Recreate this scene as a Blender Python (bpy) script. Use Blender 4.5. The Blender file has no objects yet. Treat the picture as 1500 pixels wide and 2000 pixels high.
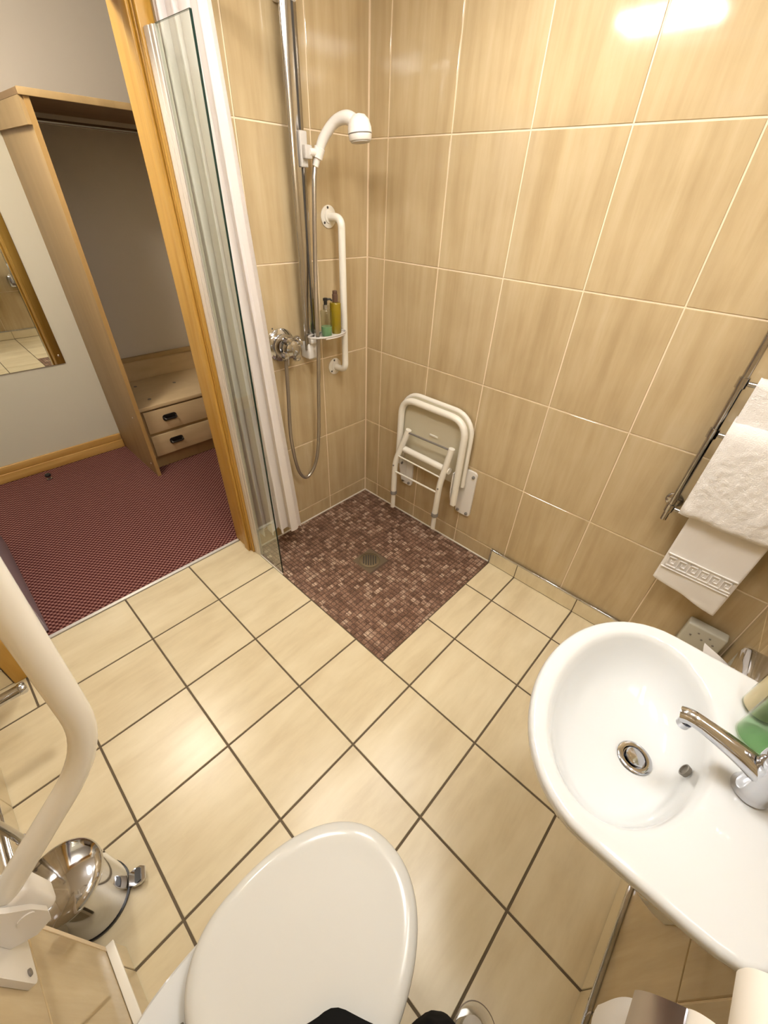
import bpy, bmesh, math, random
from mathutils import Vector, Matrix, noise
random.seed(7)
sc = bpy.context.scene
COL = sc.collection

# ------------------------------------------------------------------ camera
FPX = 798.15
YAW, PITCH, ROLL = -0.7297, 0.6588, 0.0462
CPOS = Vector((1.7404, -1.7285, 1.6902))
fwd = Vector((math.cos(PITCH)*math.sin(YAW), math.cos(PITCH)*math.cos(YAW), -math.sin(PITCH)))
rgt = Vector((math.cos(YAW), -math.sin(YAW), 0))
upv = rgt.cross(fwd)
r2 = rgt*math.cos(ROLL) + upv*math.sin(ROLL)
u2 = -rgt*math.sin(ROLL) + upv*math.cos(ROLL)
cam = bpy.data.cameras.new('camera')
cam.sensor_fit = 'VERTICAL'; cam.sensor_height = 24.0
cam.lens = FPX/2000*24.0
cam.clip_start = 0.02; cam.clip_end = 50
camo = bpy.data.objects.new('camera', cam); COL.objects.link(camo)
m = Matrix((r2, u2, -fwd)).transposed().to_4x4(); m.translation = CPOS
camo.matrix_world = m
sc.camera = camo

# ------------------------------------------------------------------ view + world
vs = sc.view_settings
vs.view_transform = 'Standard'; vs.look = 'None'; vs.gamma = 1.0; vs.use_curve_mapping = False
vs.exposure = 0.0
sc.cycles.adaptive_threshold = 0.03; sc.cycles.max_bounces = 6; sc.cycles.diffuse_bounces = 4; sc.cycles.glossy_bounces = 4; sc.cycles.transmission_bounces = 4; sc.cycles.transparent_max_bounces = 10
sc.cycles.caustics_reflective = False; sc.cycles.caustics_refractive = False
w = bpy.data.worlds.new('world'); sc.world = w; w.use_nodes = True
w.node_tree.nodes['Background'].inputs[0].default_value = (0.8, 0.75, 0.7, 1)
w.node_tree.nodes['Background'].inputs[1].default_value = 0.05

# ------------------------------------------------------------------ lights
def area(name, loc, sx, sy, power, col, rot=(0, 0, 0), shape='RECTANGLE'):
    l = bpy.data.lights.new(name, 'AREA'); l.shape = shape; l.size = sx; l.size_y = sy
    l.energy = power; l.color = col
    o = bpy.data.objects.new(name, l); COL.objects.link(o); o.location = loc; o.rotation_euler = rot
    return o
WARM = (1.0, 0.965, 0.91)
CZ = 2.42                                   # ceiling height
# the lamps themselves (glowing diffusers under the ceiling, over the mirror and in the bedroom) are built with their housings below
LAMP_TUBE, LAMP_SHOWER, LAMP_MIRROR, LAMP_BASIN, LAMP_BED = 62.0, 46.0, 50.0, 42.0, 135.0

# ------------------------------------------------------------------ material helpers
MATS = {}
def mat(name, col=(0.8, 0.8, 0.8), rough=0.5, metal=0.0, spec=0.5, coat=0.0, **kw):
    if name in MATS: return MATS[name]
    ma = bpy.data.materials.new(name); ma.use_nodes = True
    b = ma.node_tree.nodes['Principled BSDF']
    b.inputs['Base Color'].default_value = (*col, 1); b.inputs['Roughness'].default_value = rough
    b.inputs['Metallic'].default_value = metal; b.inputs['Specular IOR Level'].default_value = spec
    b.inputs['Coat Weight'].default_value = coat; b.inputs['Coat Roughness'].default_value = 0.05
    MATS[name] = ma
    return ma
def N(ma, t, **inp):
    n = ma.node_tree.nodes.new(t)
    for k, v in inp.items(): setattr(n, k, v)
    return n
def L(ma, a, b): ma.node_tree.links.new(a, b)
def ramp(ma, stops, interp='LINEAR'):
    r = N(ma, 'ShaderNodeValToRGB'); e = r.color_ramp; e.interpolation = interp
    while len(e.elements) < len(stops): e.elements.new(0.5)
    for el, (p, c) in zip(e.elements, stops): el.position = p; el.color = (*c, 1)
    return r
def bsdf(ma): return ma.node_tree.nodes['Principled BSDF']

def stone(name, dark, mid, light, scale, rough, bumpd=0.02):
    """travertine look: streaky noise in the piece's own space, offset per piece"""
    ma = mat(name, mid, rough)
    tc = N(ma, 'ShaderNodeTexCoord'); oi = N(ma, 'ShaderNodeObjectInfo')
    mul = N(ma, 'ShaderNodeVectorMath', operation='SCALE'); mul.inputs[3].default_value = 40
    cmb = N(ma, 'ShaderNodeCombineXYZ')
    for i, k in enumerate((1.0, 1.63, 0.77)):
        mk = N(ma, 'ShaderNodeMath', operation='MULTIPLY'); mk.inputs[1].default_value = k
        L(ma, oi.outputs['Random'], mk.inputs[0]); L(ma, mk.outputs[0], cmb.inputs[i])
    L(ma, cmb.outputs[0], mul.inputs[0])
    add = N(ma, 'ShaderNodeVectorMath', operation='ADD')
    L(ma, tc.outputs['Object'], add.inputs[0]); L(ma, mul.outputs[0], add.inputs[1])
    mp = N(ma, 'ShaderNodeVectorMath', operation='MULTIPLY'); mp.inputs[1].default_value = scale
    L(ma, add.outputs[0], mp.inputs[0])
    n1 = N(ma, 'ShaderNodeTexNoise'); n1.inputs['Scale'].default_value = 1.0; n1.inputs['Detail'].default_value = 7
    n1.inputs['Roughness'].default_value = 0.62; n1.inputs['Distortion'].default_value = 0.25
    L(ma, mp.outputs[0], n1.inputs['Vector'])
    n2 = N(ma, 'ShaderNodeTexNoise'); n2.inputs['Scale'].default_value = 5; n2.inputs['Detail'].default_value = 4
    L(ma, add.outputs[0], n2.inputs['Vector'])
    mx = N(ma, 'ShaderNodeMath', operation='MULTIPLY_ADD'); mx.inputs[1].default_value = 0.35
    L(ma, n2.outputs['Fac'], mx.inputs[0])
    sub = N(ma, 'ShaderNodeMath', operation='SUBTRACT'); sub.inputs[1].default_value = 0.175
    L(ma, n1.outputs['Fac'], sub.inputs[0]); L(ma, sub.outputs[0], mx.inputs[2])
    r = ramp(ma, [(0.28, dark), (0.5, mid), (0.72, light)])
    L(ma, mx.outputs[0], r.inputs[0]); L(ma, r.outputs[0], bsdf(ma).inputs['Base Color'])
    bp = N(ma, 'ShaderNodeBump'); bp.inputs['Strength'].default_value = bumpd; bp.inputs['Distance'].default_value = 0.004
    L(ma, n1.outputs['Fac'], bp.inputs['Height']); L(ma, bp.outputs[0], bsdf(ma).inputs['Normal'])
    return ma
def wood(name, dark, light, scale, rough):
    ma = mat(name, light, rough)
    tc = N(ma, 'ShaderNodeTexCoord')
    mp = N(ma, 'ShaderNodeVectorMath', operation='MULTIPLY'); mp.inputs[1].default_value = scale
    L(ma, tc.outputs['Object'], mp.inputs[0])
    n1 = N(ma, 'ShaderNodeTexNoise'); n1.inputs['Scale'].default_value = 1; n1.inputs['Detail'].default_value = 6
    n1.inputs['Distortion'].default_value = 1.2
    L(ma, mp.outputs[0], n1.inputs['Vector'])
    r = ramp(ma, [(0.3, dark), (0.65, light)])
    L(ma, n1.outputs['Fac'], r.inputs[0]); L(ma, r.outputs[0], bsdf(ma).inputs['Base Color'])
    return ma
def clear(name, tint, rough=0.02, ior=1.5, gloss=1.0):
    ma = mat(name); nt = ma.node_tree
    nt.nodes.remove(bsdf(ma)); out = nt.nodes['Material Output']
    tr = N(ma, 'ShaderNodeBsdfTransparent'); tr.inputs[0].default_value = (*tint, 1)
    gl = N(ma, 'ShaderNodeBsdfGlossy'); gl.inputs[0].default_value = (gloss, gloss, gloss, 1); gl.inputs['Roughness'].default_value = rough
    lw = N(ma, 'ShaderNodeLayerWeight'); lw.inputs['Blend'].default_value = 0.5
    pw = N(ma, 'ShaderNodeMath', operation='POWER'); pw.inputs[1].default_value = 5; L(ma, lw.outputs['Facing'], pw.inputs[0])
    f0 = ((ior-1)/(ior+1))**2
    fr = N(ma, 'ShaderNodeMath', operation='MULTIPLY_ADD'); fr.inputs[1].default_value = 1-f0; fr.inputs[2].default_value = f0
    L(ma, pw.outputs[0], fr.inputs[0])
    mx = N(ma, 'ShaderNodeMixShader'); L(ma, fr.outputs[0], mx.inputs[0])
    L(ma, tr.outputs[0], mx.inputs[1]); L(ma, gl.outputs[0], mx.inputs[2]); L(ma, mx.outputs[0], out.inputs[0])
    return ma

M_WT = stone('wall_tile_x', (0.44, 0.328, 0.182), (0.51, 0.395, 0.23), (0.575, 0.46, 0.285), (17, 3, 1.4), 0.09)
M_WTY = stone('wall_tile_y', (0.44, 0.328, 0.182), (0.51, 0.395, 0.23), (0.575, 0.46, 0.285), (3, 17, 1.4), 0.09)
M_FT = stone('floor_tile', (0.60, 0.495, 0.315), (0.69, 0.59, 0.395), (0.755, 0.66, 0.465), (11, 2.2, 3), 0.28, 0.06)
M_WG = mat('wall_grout', (0.84, 0.70, 0.51), 0.7)
M_FG = mat('floor_grout', (0.115, 0.085, 0.05), 0.8)
M_SEAL = mat('sealant', (0.75, 0.70, 0.62), 0.4)
M_CHROME = mat('chrome', (0.60, 0.61, 0.65), 0.07, 1.0)
M_STEEL = mat('brushed_chrome', (0.50, 0.485, 0.47), 0.16, 1.0)
M_DARKMETAL = mat('dark_slot', (0.05, 0.045, 0.04), 0.5)
M_PORC = mat('porcelain', (0.69, 0.71, 0.72), 0.07, coat=0.4)
M_LID = mat('lid_plastic', (0.65, 0.65, 0.62), 0.16)
M_WPL = mat('white_plastic', (0.80, 0.77, 0.73), 0.28)
M_WENAMEL = mat('cream_enamel', (0.82, 0.785, 0.705), 0.22)
M_CREAM = mat('cream_panel', (0.62, 0.57, 0.43), 0.35)
M_GREYPL = mat('grey_plastic', (0.55, 0.52, 0.48), 0.4)
M_GREY = mat('grey_rubber', (0.20, 0.18, 0.16), 0.5)
M_BLACK = mat('black_plastic', (0.012, 0.011, 0.011), 0.3)
M_CLOTH = mat('black_cloth', (0.008, 0.008, 0.008), 0.95, spec=0.1)
M_CEIL = mat('ceiling_paint', (0.82, 0.79, 0.74), 0.8)
M_PLASTER = mat('bedroom_paint', (0.62, 0.585, 0.48), 0.85)
M_WALLSHADE = mat('wardrobe_wall_shade', (0.62, 0.56, 0.49), 0.85)  # same cream bedroom wall, with the mauve of its shade put into the colour
M_OAK = wood('oak', (0.42, 0.225, 0.03), (0.55, 0.325, 0.075), (14, 14, 1.2), 0.4)
M_OAKY = wood('oak_along', (0.46, 0.25, 0.06), (0.60, 0.37, 0.12), (14, 1.2, 14), 0.4)
M_BEECH = wood('wardrobe_board', (0.36, 0.24, 0.11), (0.42, 0.285, 0.135), (10, 10, 1.0), 0.5)
M_PALE = wood('pale_wood', (0.52, 0.38, 0.22), (0.62, 0.47, 0.28), (5, 2, 8), 0.45)
M_DOOR = mat('door_paint', (0.36, 0.33, 0.42), 0.4)
M_MIRROR = mat('mirror_glass', (0.82, 0.84, 0.80), 0.01, 1.0)
M_GLASS = clear('screen_glass', (0.93, 0.96, 0.92), 0.01, 1.52)
M_GEDGE = mat('glass_edge', (0.008, 0.025, 0.02), 0.1)
M_ACRYL = clear('clear_plastic', (0.97, 0.97, 0.96), 0.03, 1.35)
M_ALU = mat('channel_aluminium', (0.72, 0.66, 0.58), 0.35, 0.15)
M_PAPER = mat('paper', (0.85, 0.83, 0.81), 0.9)
def lamp(name, strength, col):
    ma = mat(name, (0.9, 0.9, 0.9), 0.5)
    bsdf(ma).inputs['Emission Color'].default_value = (*col, 1); bsdf(ma).inputs['Emission Strength'].default_value = strength
    return ma
M_LT = lamp('tube_diffuser', LAMP_TUBE, WARM); M_LS = lamp('shower_diffuser', LAMP_SHOWER, WARM)
M_LC = lamp('basin_diffuser', LAMP_BASIN, (1, 0.98, 0.945)); M_LM = lamp('mirror_diffuser', LAMP_MIRROR, (1, 0.985, 0.96)); M_LB = lamp('bedroom_diffuser', LAMP_BED, (1.0, 0.93, 0.80))

def towel_mat():
    ma = mat('terry', (0.84, 0.815, 0.79), 0.95, spec=0.15)
    tc = N(ma, 'ShaderNodeTexCoord')
    n1 = N(ma, 'ShaderNodeTexNoise'); n1.inputs['Scale'].default_value = 260; n1.inputs['Detail'].default_value = 3
    L(ma, tc.outputs['Object'], n1.inputs['Vector'])
    bp = N(ma, 'ShaderNodeBump'); bp.inputs['Strength'].default_value = 0.9; bp.inputs['Distance'].default_value = 0.003
    L(ma, n1.outputs['Fac'], bp.inputs['Height']); L(ma, bp.outputs[0], bsdf(ma).inputs['Normal'])
    bsdf(ma).inputs['Sheen Weight'].default_value = 0.4
    return ma
M_TERRY = towel_mat()
M_FLAT = mat('flat_towelling', (0.83, 0.80, 0.77), 0.95, spec=0.15)
def curtain_mat():
    ma = mat('curtain_fabric', (0.93, 0.89, 0.88), 0.75, spec=0.2)
    nt = ma.node_tree; out = nt.nodes['Material Output']
    tl = N(ma, 'ShaderNodeBsdfTranslucent'); tl.inputs[0].default_value = (0.93, 0.89, 0.88, 1)
    mx = N(ma, 'ShaderNodeMixShader'); mx.inputs[0].default_value = 0.35
    L(ma, bsdf(ma).outputs[0], mx.inputs[1]); L(ma, tl.outputs[0], mx.inputs[2]); L(ma, mx.outputs[0], out.inputs[0])
    return ma
M_CURT = curtain_mat()
MP = 0.0251                                   # mosaic pitch
def mosaic_mat():
    ma = mat('mosaic_stone', (0.3, 0.18, 0.13), 0.3)
    g = N(ma, 'ShaderNodeNewGeometry')
    sn = N(ma, 'ShaderNodeVectorMath', operation='SNAP'); sn.inputs[1].default_value = (MP, MP, 5)
    ad = N(ma, 'ShaderNodeVectorMath', operation='ADD'); ad.inputs[1].default_value = (0, 0.93, 1)
    L(ma, g.outputs['Position'], ad.inputs[0]); L(ma, ad.outputs[0], sn.inputs[0])
    wn = N(ma, 'ShaderNodeTexWhiteNoise'); L(ma, sn.outputs[0], wn.inputs['Vector'])
    r = ramp(ma, [(0.0, (0.125, 0.066, 0.042)), (0.3, (0.18, 0.098, 0.065)), (0.55, (0.225, 0.128, 0.088)),
                  (0.8, (0.28, 0.17, 0.122)), (1.0, (0.50, 0.37, 0.28))])
    L(ma, wn.outputs['Value'], r.inputs[0])
    n1 = N(ma, 'ShaderNodeTexNoise'); n1.inputs['Scale'].default_value = 95; n1.inputs['Detail'].default_value = 5
    n1.inputs['Distortion'].default_value = 2
    L(ma, g.outputs['Position'], n1.inputs['Vector'])
    r2_ = ramp(ma, [(0.35, (0.55, 0.52, 0.5)), (0.52, (1, 1, 1)), (0.66, (1.6, 1.65, 1.65))])
    L(ma, n1.outputs['Fac'], r2_.inputs[0])
    mx = N(ma, 'ShaderNodeMix', data_type='RGBA', blend_type='MULTIPLY'); mx.inputs[0].default_value = 1
    L(ma, r.outputs[0], mx.inputs[6]); L(ma, r2_.outputs[0], mx.inputs[7])
    L(ma, mx.outputs[2], bsdf(ma).inputs['Base Color'])
    return ma
M_MOS = mosaic_mat()
def carpet_mat():
    ma = mat('carpet_loop', (0.2, 0.05, 0.04), 0.95, spec=0.1)
    g = N(ma, 'ShaderNodeNewGeometry')
    rot = N(ma, 'ShaderNodeVectorRotate', rotation_type='Z_AXIS'); rot.inputs['Angle'].default_value = math.radians(8)
    L(ma, g.outputs['Position'], rot.inputs['Vector'])
    sp = N(ma, 'ShaderNodeSeparateXYZ'); L(ma, rot.outputs[0], sp.inputs[0])
    def s(axis, f):
        mu = N(ma, 'ShaderNodeMath', operation='MULTIPLY'); mu.inputs[1].default_value = f
        L(ma, sp.outputs[axis], mu.inputs[0])
        si = N(ma, 'ShaderNodeMath', operation='SINE'); L(ma, mu.outputs[0], si.inputs[0]); return si
    a, b = s(0, 2*math.pi/0.026), s(1, 2*math.pi/0.026)
    pr = N(ma, 'ShaderNodeMath', operation='MULTIPLY'); L(ma, a.outputs[0], pr.inputs[0]); L(ma, b.outputs[0], pr.inputs[1])
    ha = N(ma, 'ShaderNodeMath', operation='MULTIPLY_ADD'); ha.inputs[1].default_value = 0.5; ha.inputs[2].default_value = 0.5
    L(ma, pr.outputs[0], ha.inputs[0])
    n1 = N(ma, 'ShaderNodeTexNoise'); n1.inputs['Scale'].default_value = 160; L(ma, g.outputs['Position'], n1.inputs['Vector'])
    ad = N(ma, 'ShaderNodeMath', operation='MULTIPLY_ADD'); ad.inputs[1].default_value = 0.3; L(ma, n1.outputs['Fac'], ad.inputs[0]); L(ma, ha.outputs[0], ad.inputs[2])
    r = ramp(ma, [(0.35, (0.05, 0.012, 0.012)), (0.62, (0.145, 0.050, 0.044)), (0.95, (0.33, 0.165, 0.14))])
    L(ma, ad.outputs[0], r.inputs[0]); L(ma, r.outputs[0], bsdf(ma).inputs['Base Color'])
    bp = N(ma, 'ShaderNodeBump'); bp.inputs['Strength'].default_value = 0.8; bp.inputs['Distance'].default_value = 0.006
    L(ma, ad.outputs[0], bp.inputs['Height']); L(ma, bp.outputs[0], bsdf(ma).inputs['Normal'])
    return ma
M_CARPET = carpet_mat()

# ------------------------------------------------------------------ geometry helpers
def V(*a): return Vector(a)
class Bm:
    """collects shapes; build() links them as ONE mesh object"""
    def __init__(s): s.v = []; s.f = []; s.sm = []
    def add(s, vs_, fs, smooth=False):
        o = len(s.v); s.v += [tuple(p) for p in vs_]
        for f in fs: s.f.append(tuple(i+o for i in f)); s.sm.append(smooth)
        return s
    def box(s, a, b, ch=0.0):
        (x0, y0, z0), (x1, y1, z1) = [min(p, q) for p, q in zip(a, b)], [max(p, q) for p, q in zip(a, b)]
        if ch <= 0:
            vs_ = [(x, y, z) for x in (x0, x1) for y in (y0, y1) for z in (z0, z1)]
            return s.add(vs_, [(0, 1, 3, 2), (4, 6, 7, 5), (0, 4, 5, 1), (2, 3, 7, 6), (0, 2, 6, 4), (1, 5, 7, 3)])
        bm = bmesh.new(); bmesh.ops.create_cube(bm, size=1)
        for v in bm.verts:
            v.co = ((x0+x1)/2+v.co.x*(x1-x0), (y0+y1)/2+v.co.y*(y1-y0), (z0+z1)/2+v.co.z*(z1-z0))
        bmesh.ops.bevel(bm, geom=bm.edges[:], offset=ch, segments=3, affect='EDGES', profile=0.5)
        bm.verts.index_update()
        s.add([v.co[:] for v in bm.verts], [[v.index for v in f.verts] for f in bm.faces], True); bm.free(); return s
    def loft(s, rings, caps=(True, True), closed=True, smooth=True):
        n = len(rings[0]); vs_ = [p for r in rings for p in r]; fs = []
        for i in range(len(rings)-1):
            for j in range(n if closed else n-1):
                k = (j+1) % n
                fs.append((i*n+j, i*n+k, (i+1)*n+k, (i+1)*n+j))
        s.add(vs_, fs, smooth); o = len(s.v)-len(vs_)
        if caps[0]: s.f.append(tuple(o+j for j in reversed(range(n)))); s.sm.append(False)
        if caps[1]: s.f.append(tuple(o+(len(rings)-1)*n+j for j in range(n))); s.sm.append(False)
        return s
    def tube(s, pts, r, seg=16, cap=True):
        pts = [Vector(p) for p in pts]; rs = r if isinstance(r, (list, tuple)) else [r]*len(pts)
        t0 = (pts[1]-pts[0]).normalized()
        nrm = t0.orthogonal().normalized(); rings = []
        for i, p in enumerate(pts):
            if i == 0: t = t0
            elif i == len(pts)-1: t = (pts[-1]-pts[-2]).normalized()
            else:
                t = ((pts[i+1]-p).normalized()+(p-pts[i-1]).normalized())
                t = t.normalized() if t.length > 1e-6 else t0
            nrm = (nrm - t*nrm.dot(t)).normalized(); bn = t.cross(nrm)
            rings.append([p+(nrm*math.cos(a)+bn*math.sin(a))*rs[i] for a in [2*math.pi*k/seg for k in range(seg)]])
        return s.loft(rings, (cap, cap))
    def lathe(s, prof, c=(0, 0, 0), axis=(0, 0, 1), seg=32, caps=(True, True)):
        ax = Vector(axis).normalized(); n = ax.orthogonal().normalized(); b = ax.cross(n); c = Vector(c)
        rings = [[c+ax*h+(n*math.cos(a)+b*math.sin(a))*max(r, 1e-5) for a in [2*math.pi*k/seg for k in range(seg)]] for r, h in prof]
        return s.loft(rings, caps)
    def plate(s, outline, a0, a1, ax='y'):
        """outline in the two other axes, extruded between a0 and a1"""
        def P(u, v, h): return {'x': (h, u, v), 'y': (u, h, v), 'z': (u, v, h)}[ax]
        return s.loft([[P(u, v, h) for u, v in outline] for h in (a0, a1)], smooth=False)
    def build(s, name, m, parent=None):
        me = bpy.data.meshes.new(name); me.from_pydata(s.v, [], s.f)
        me.polygons.foreach_set('use_smooth', s.sm)
        bm = bmesh.new(); bm.from_mesh(me); bmesh.ops.recalc_face_normals(bm, faces=bm.faces[:]); bm.to_mesh(me); bm.free()
        me.set_sharp_from_angle(angle=math.radians(40))
        me.materials.append(m)
        o = bpy.data.objects.new(name, me); COL.objects.link(o)
        if parent:
            o.parent = parent
            o.matrix_parent_inverse = Matrix.Translation(parent.location).inverted()
        return o
def fillet(pts, r, seg=8):
    pts = [Vector(p) for p in pts]; out = [pts[0]]
    rs = r if isinstance(r, (list, tuple)) else [r]*len(pts)
    for i in range(1, len(pts)-1):
        p, a, b = pts[i], pts[i-1], pts[i+1]
        da, db = (a-p), (b-p); rr = min(rs[i], da.length*0.49, db.length*0.49)
        s0, s1 = p+da.normalized()*rr, p+db.normalized()*rr
        for k in range(seg+1):
            t = k/seg; out.append(s0*(1-t)**2+p*2*t*(1-t)+s1*t*t)
    out.append(pts[-1]); return out
def smooth_path(pts, n=10):
    P = [Vector(p) for p in pts]; P = [P[0]*2-P[1]]+P+[P[-1]*2-P[-2]]; out = []
    for i in range(1, len(P)-2):
        for k in range(n):
            t = k/n; a, b, c, d = P[i-1:i+3]
            out.append(0.5*((2*b)+(c-a)*t+(2*a-5*b+4*c-d)*t*t+(3*b-a-3*c+d)*t**3))
    out.append(P[-2]); return out
def rrect(cx, cy, w_, h_, r, n=6):
    o = []
    for sx, sy, a0 in ((1, 1, 0), (-1, 1, 90), (-1, -1, 180), (1, -1, 270)):
        for k in range(n+1):
            a = math.radians(a0+90*k/n); o.append((cx+sx*(w_/2-r)+r*math.cos(a), cy+sy*(h_/2-r)+r*math.sin(a)))
    return o
def thing(name, label, cat, loc=(0, 0, 0), group=None):
    o = bpy.data.objects.new(name, None); COL.objects.link(o); o.location = loc; o.empty_display_size = 0.05
    o['label'] = label; o['category'] = cat
    if group: o['group'] = group
    return o
def tag(o, label, cat, group=None):
    o['label'] = label; o['category'] = cat
    if group: o['group'] = group
    return o
def struct(o, label, cat):
    o['kind'] = 'structure'; o['label'] = label; o['category'] = cat; return o
def sroot(name, label, cat, loc=(0, 0, 0)):
    o = thing(name, label, cat, loc); o['kind'] = 'structure'; return o

# tile pieces: chamfered slabs that share mesh data when the size is the same
TILE_MESH = {}
def tile_mesh(w_, h_, axis, sign, m, t=0.008, c=0.0013):
    key = (round(w_, 4), round(h_, 4), axis, sign, m.name)
    if key in TILE_MESH: return TILE_MESH[key]
    a, b = w_/2, h_/2
    q = [(-a, -b, -t), (a, -b, -t), (a, b, -t), (-a, b, -t), (-a, -b, -c), (a, -b, -c), (a, b, -c), (-a, b, -c),
         (-a+c, -b+c, 0), (a-c, -b+c, 0), (a-c, b-c, 0), (-a+c, b-c, 0)]
    fs = [(0, 3, 2, 1)]+[(i, (i+1) % 4, (i+1) % 4+4, i+4) for i in range(4)]+[(i+4, (i+1) % 4+4, (i+1) % 4+8, i+8) for i in range(4)]+[(8, 9, 10, 11)]
    def T(u, v, n):
        n *= sign
        return {'x': (n, u, v), 'y': (u, n, v), 'z': (u, v, n)}[axis]
    bb = Bm(); bb.add([T(*p) for p in q], fs)
    me = bpy.data.meshes.new('tile'); me.from_pydata(bb.v, [], bb.f)
    bm = bmesh.new(); bm.from_mesh(me); bmesh.ops.recalc_face_normals(bm, faces=bm.faces[:]); bm.to_mesh(me); bm.free()
    me.materials.append(m); TILE_MESH[key] = me; return me
def tile(parent, u0, u1, v0, v1, axis, face, sign, m, gap, name='tile', tilt=0.0):
    """one tile with joints of width gap all round; its face lies on axis=face"""
    if u1-u0 < gap*2 or v1-v0 < gap*2: return None
    me = tile_mesh(u1-u0-gap, v1-v0-gap, axis, sign, m)
    o = bpy.data.objects.new(name, me); COL.objects.link(o)
    u, v = (u0+u1)/2, (v0+v1)/2
    o.location = {'x': (face, u, v), 'y': (u, face, v), 'z': (u, v, face)}[axis]
    if tilt: o.rotation_euler = (random.uniform(-tilt, tilt), random.uniform(-tilt, tilt), 0)
    o.parent = parent; o.matrix_parent_inverse = Matrix.Translation(parent.location).inverted()
    return o
def grid(lo, hi, lines): return [lo]+[l for l in sorted(lines) if lo+0.004 < l < hi-0.004]+[hi]
def tile_wall(parent, u0, u1, v0, v1, ul, vl, axis, face, sign, m, gap=0.0054, skip=None, tilt=0.0008):
    U, Vv = grid(u0, u1, ul), grid(v0, v1, vl)
    for i in range(len(U)-1):
        for j in range(len(Vv)-1):
            if skip and skip((U[i]+U[i+1])/2, (Vv[j]+Vv[j+1])/2): continue
            tile(parent, U[i], U[i+1], Vv[j], Vv[j+1], axis, face, sign, m, gap, tilt=tilt)

# ------------------------------------------------------------------ room shell
XR, YS, YB, XB = 2.130, -2.215, -2.085, 1.150      # right wall, front wall, boxing face, boxing end
ZR = [0.098+0.447*k for k in range(6)]
XW = [0.1185+0.3348*k for k in range(7)]
T0, T1 = 0.0065, 0.02
wb = struct(Bm().box((-0.15, 0.0025, -0.1), (XR+0.1, 0.1, CZ)).build('wall_back', M_WG), 'beige tiled back wall of the shower with pale joints', 'wall')
tile_wall(wb, 0.002, XR, 0.002, CZ, XW, ZR, 'y', 0.0, -1, M_WT)
DY0, DY1, DZ = -0.94, -2.03, 2.14                  # door opening
wl = Bm().box((-0.142, -0.915, -0.1), (-0.0025, 0.0024, CZ)).box((-0.142, -0.915, DZ+0.03), (-0.0025, DY1-0.03, CZ)).box((-0.142, DY1-0.03, -0.1), (-0.0025, YS-0.1, CZ))
wl = struct(wl.build('wall_left', M_WG), 'beige tiled wall with the shower fittings and the doorway', 'wall')
tile_wall(wl, -0.912, -0.002, 0.002, CZ, [-0.3266, -0.6614], ZR, 'x', 0.0, 1, M_WTY)
tile_wall(wl, YS, DY1-0.032, 0.002, CZ, [-2.2], ZR, 'x', 0.0, 1, M_WTY)
tile_wall(wl, DY1-0.03, -0.915, DZ+0.03, CZ, [-1.0, -1.335, -1.67], ZR, 'x', 0.0, 1, M_WTY)
wr = struct(Bm().box((XR+0.0025, YS-0.1, -0.1), (XR+0.1, 0.0024, CZ)).build('wall_right', M_WG), 'beige tiled wall behind the basin', 'wall')
tile_wall(wr, YB, -0.002, 0.002, CZ, [-0.30-0.3348*k for k in range(7)], ZR, 'x', XR, -1, M_WTY)
wf = struct(Bm().box((-0.142, YS-0.1, -0.1), (XB, YS-0.0025, CZ)).build('wall_front', M_WG), 'beige tiled wall in the recess behind the pedal bin', 'wall')
tile_wall(wf, 0.002, XB, 0.002, CZ, [0.21+0.3348*k for k in range(4)], ZR, 'y', YS, 1, M_WT)
wx = struct(Bm().box((XB+0.0025, YS-0.1, -0.1), (XR+0.0024, YB-0.0025, CZ)).build('wall_boxing', M_WG), 'beige tiled boxed-out wall that carries the toilet', 'wall')
tile_wall(wx, XB, XR-0.002, 0.002, CZ, [XB+0.3348*k for k in range(1, 4)], [z-0.015 for z in ZR], 'y', YB, 1, M_WT)
tile_wall(wx, YS+0.002, YB, 0.002, CZ, [], ZR, 'x', XB, -1, M_WTY)
ce = struct(Bm().box((-0.142, YS-0.1, CZ), (XR+0.1, 0.1, CZ+0.05)).build('ceiling', M_CEIL), 'white painted bathroom ceiling', 'ceiling')

# bathroom floor
FX = [0.1991+0.3386*k for k in range(7)]; FY = [-1.9335+0.3375*k for k in range(7)]
MX, MY = 1.047, -0.9195
fl = struct(Bm().box((-0.142, YS-0.1, -0.12), (XR+0.1, 0.1, -0.0026)).build('floor', M_FG), 'beige stone-effect floor tiles with dark brown joints', 'floor')
for x0, x1 in zip([-0.134]+FX, FX+[XR]):
    for y0, y1 in zip([YS]+FY, FY+[0.0]):
        y1 = min(y1, 0.0); x1 = min(x1, XR)
        if x1-x0 < 0.01 or y1-y0 < 0.01: continue
        a, b, c, d = x0, x1, y0, y1
        if c >= MY-0.01 and b <= MX+0.001: continue
        if c >= MY-0.01 and a < MX: a = MX
        if a < 0 and c < DY1-0.02:
            tile(fl, 0.0, b, c, min(d, DY1-0.0205), 'z', 0.0, 1, M_FT, 0.0066)
        if a < 0:
            if c < DY1-0.02: c = DY1-0.02
            if d-c < 0.02: continue
        tile(fl, a, b, c, d, 'z', 0.0, 1, M_FT, 0.0076, tilt=0.0004)
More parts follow.
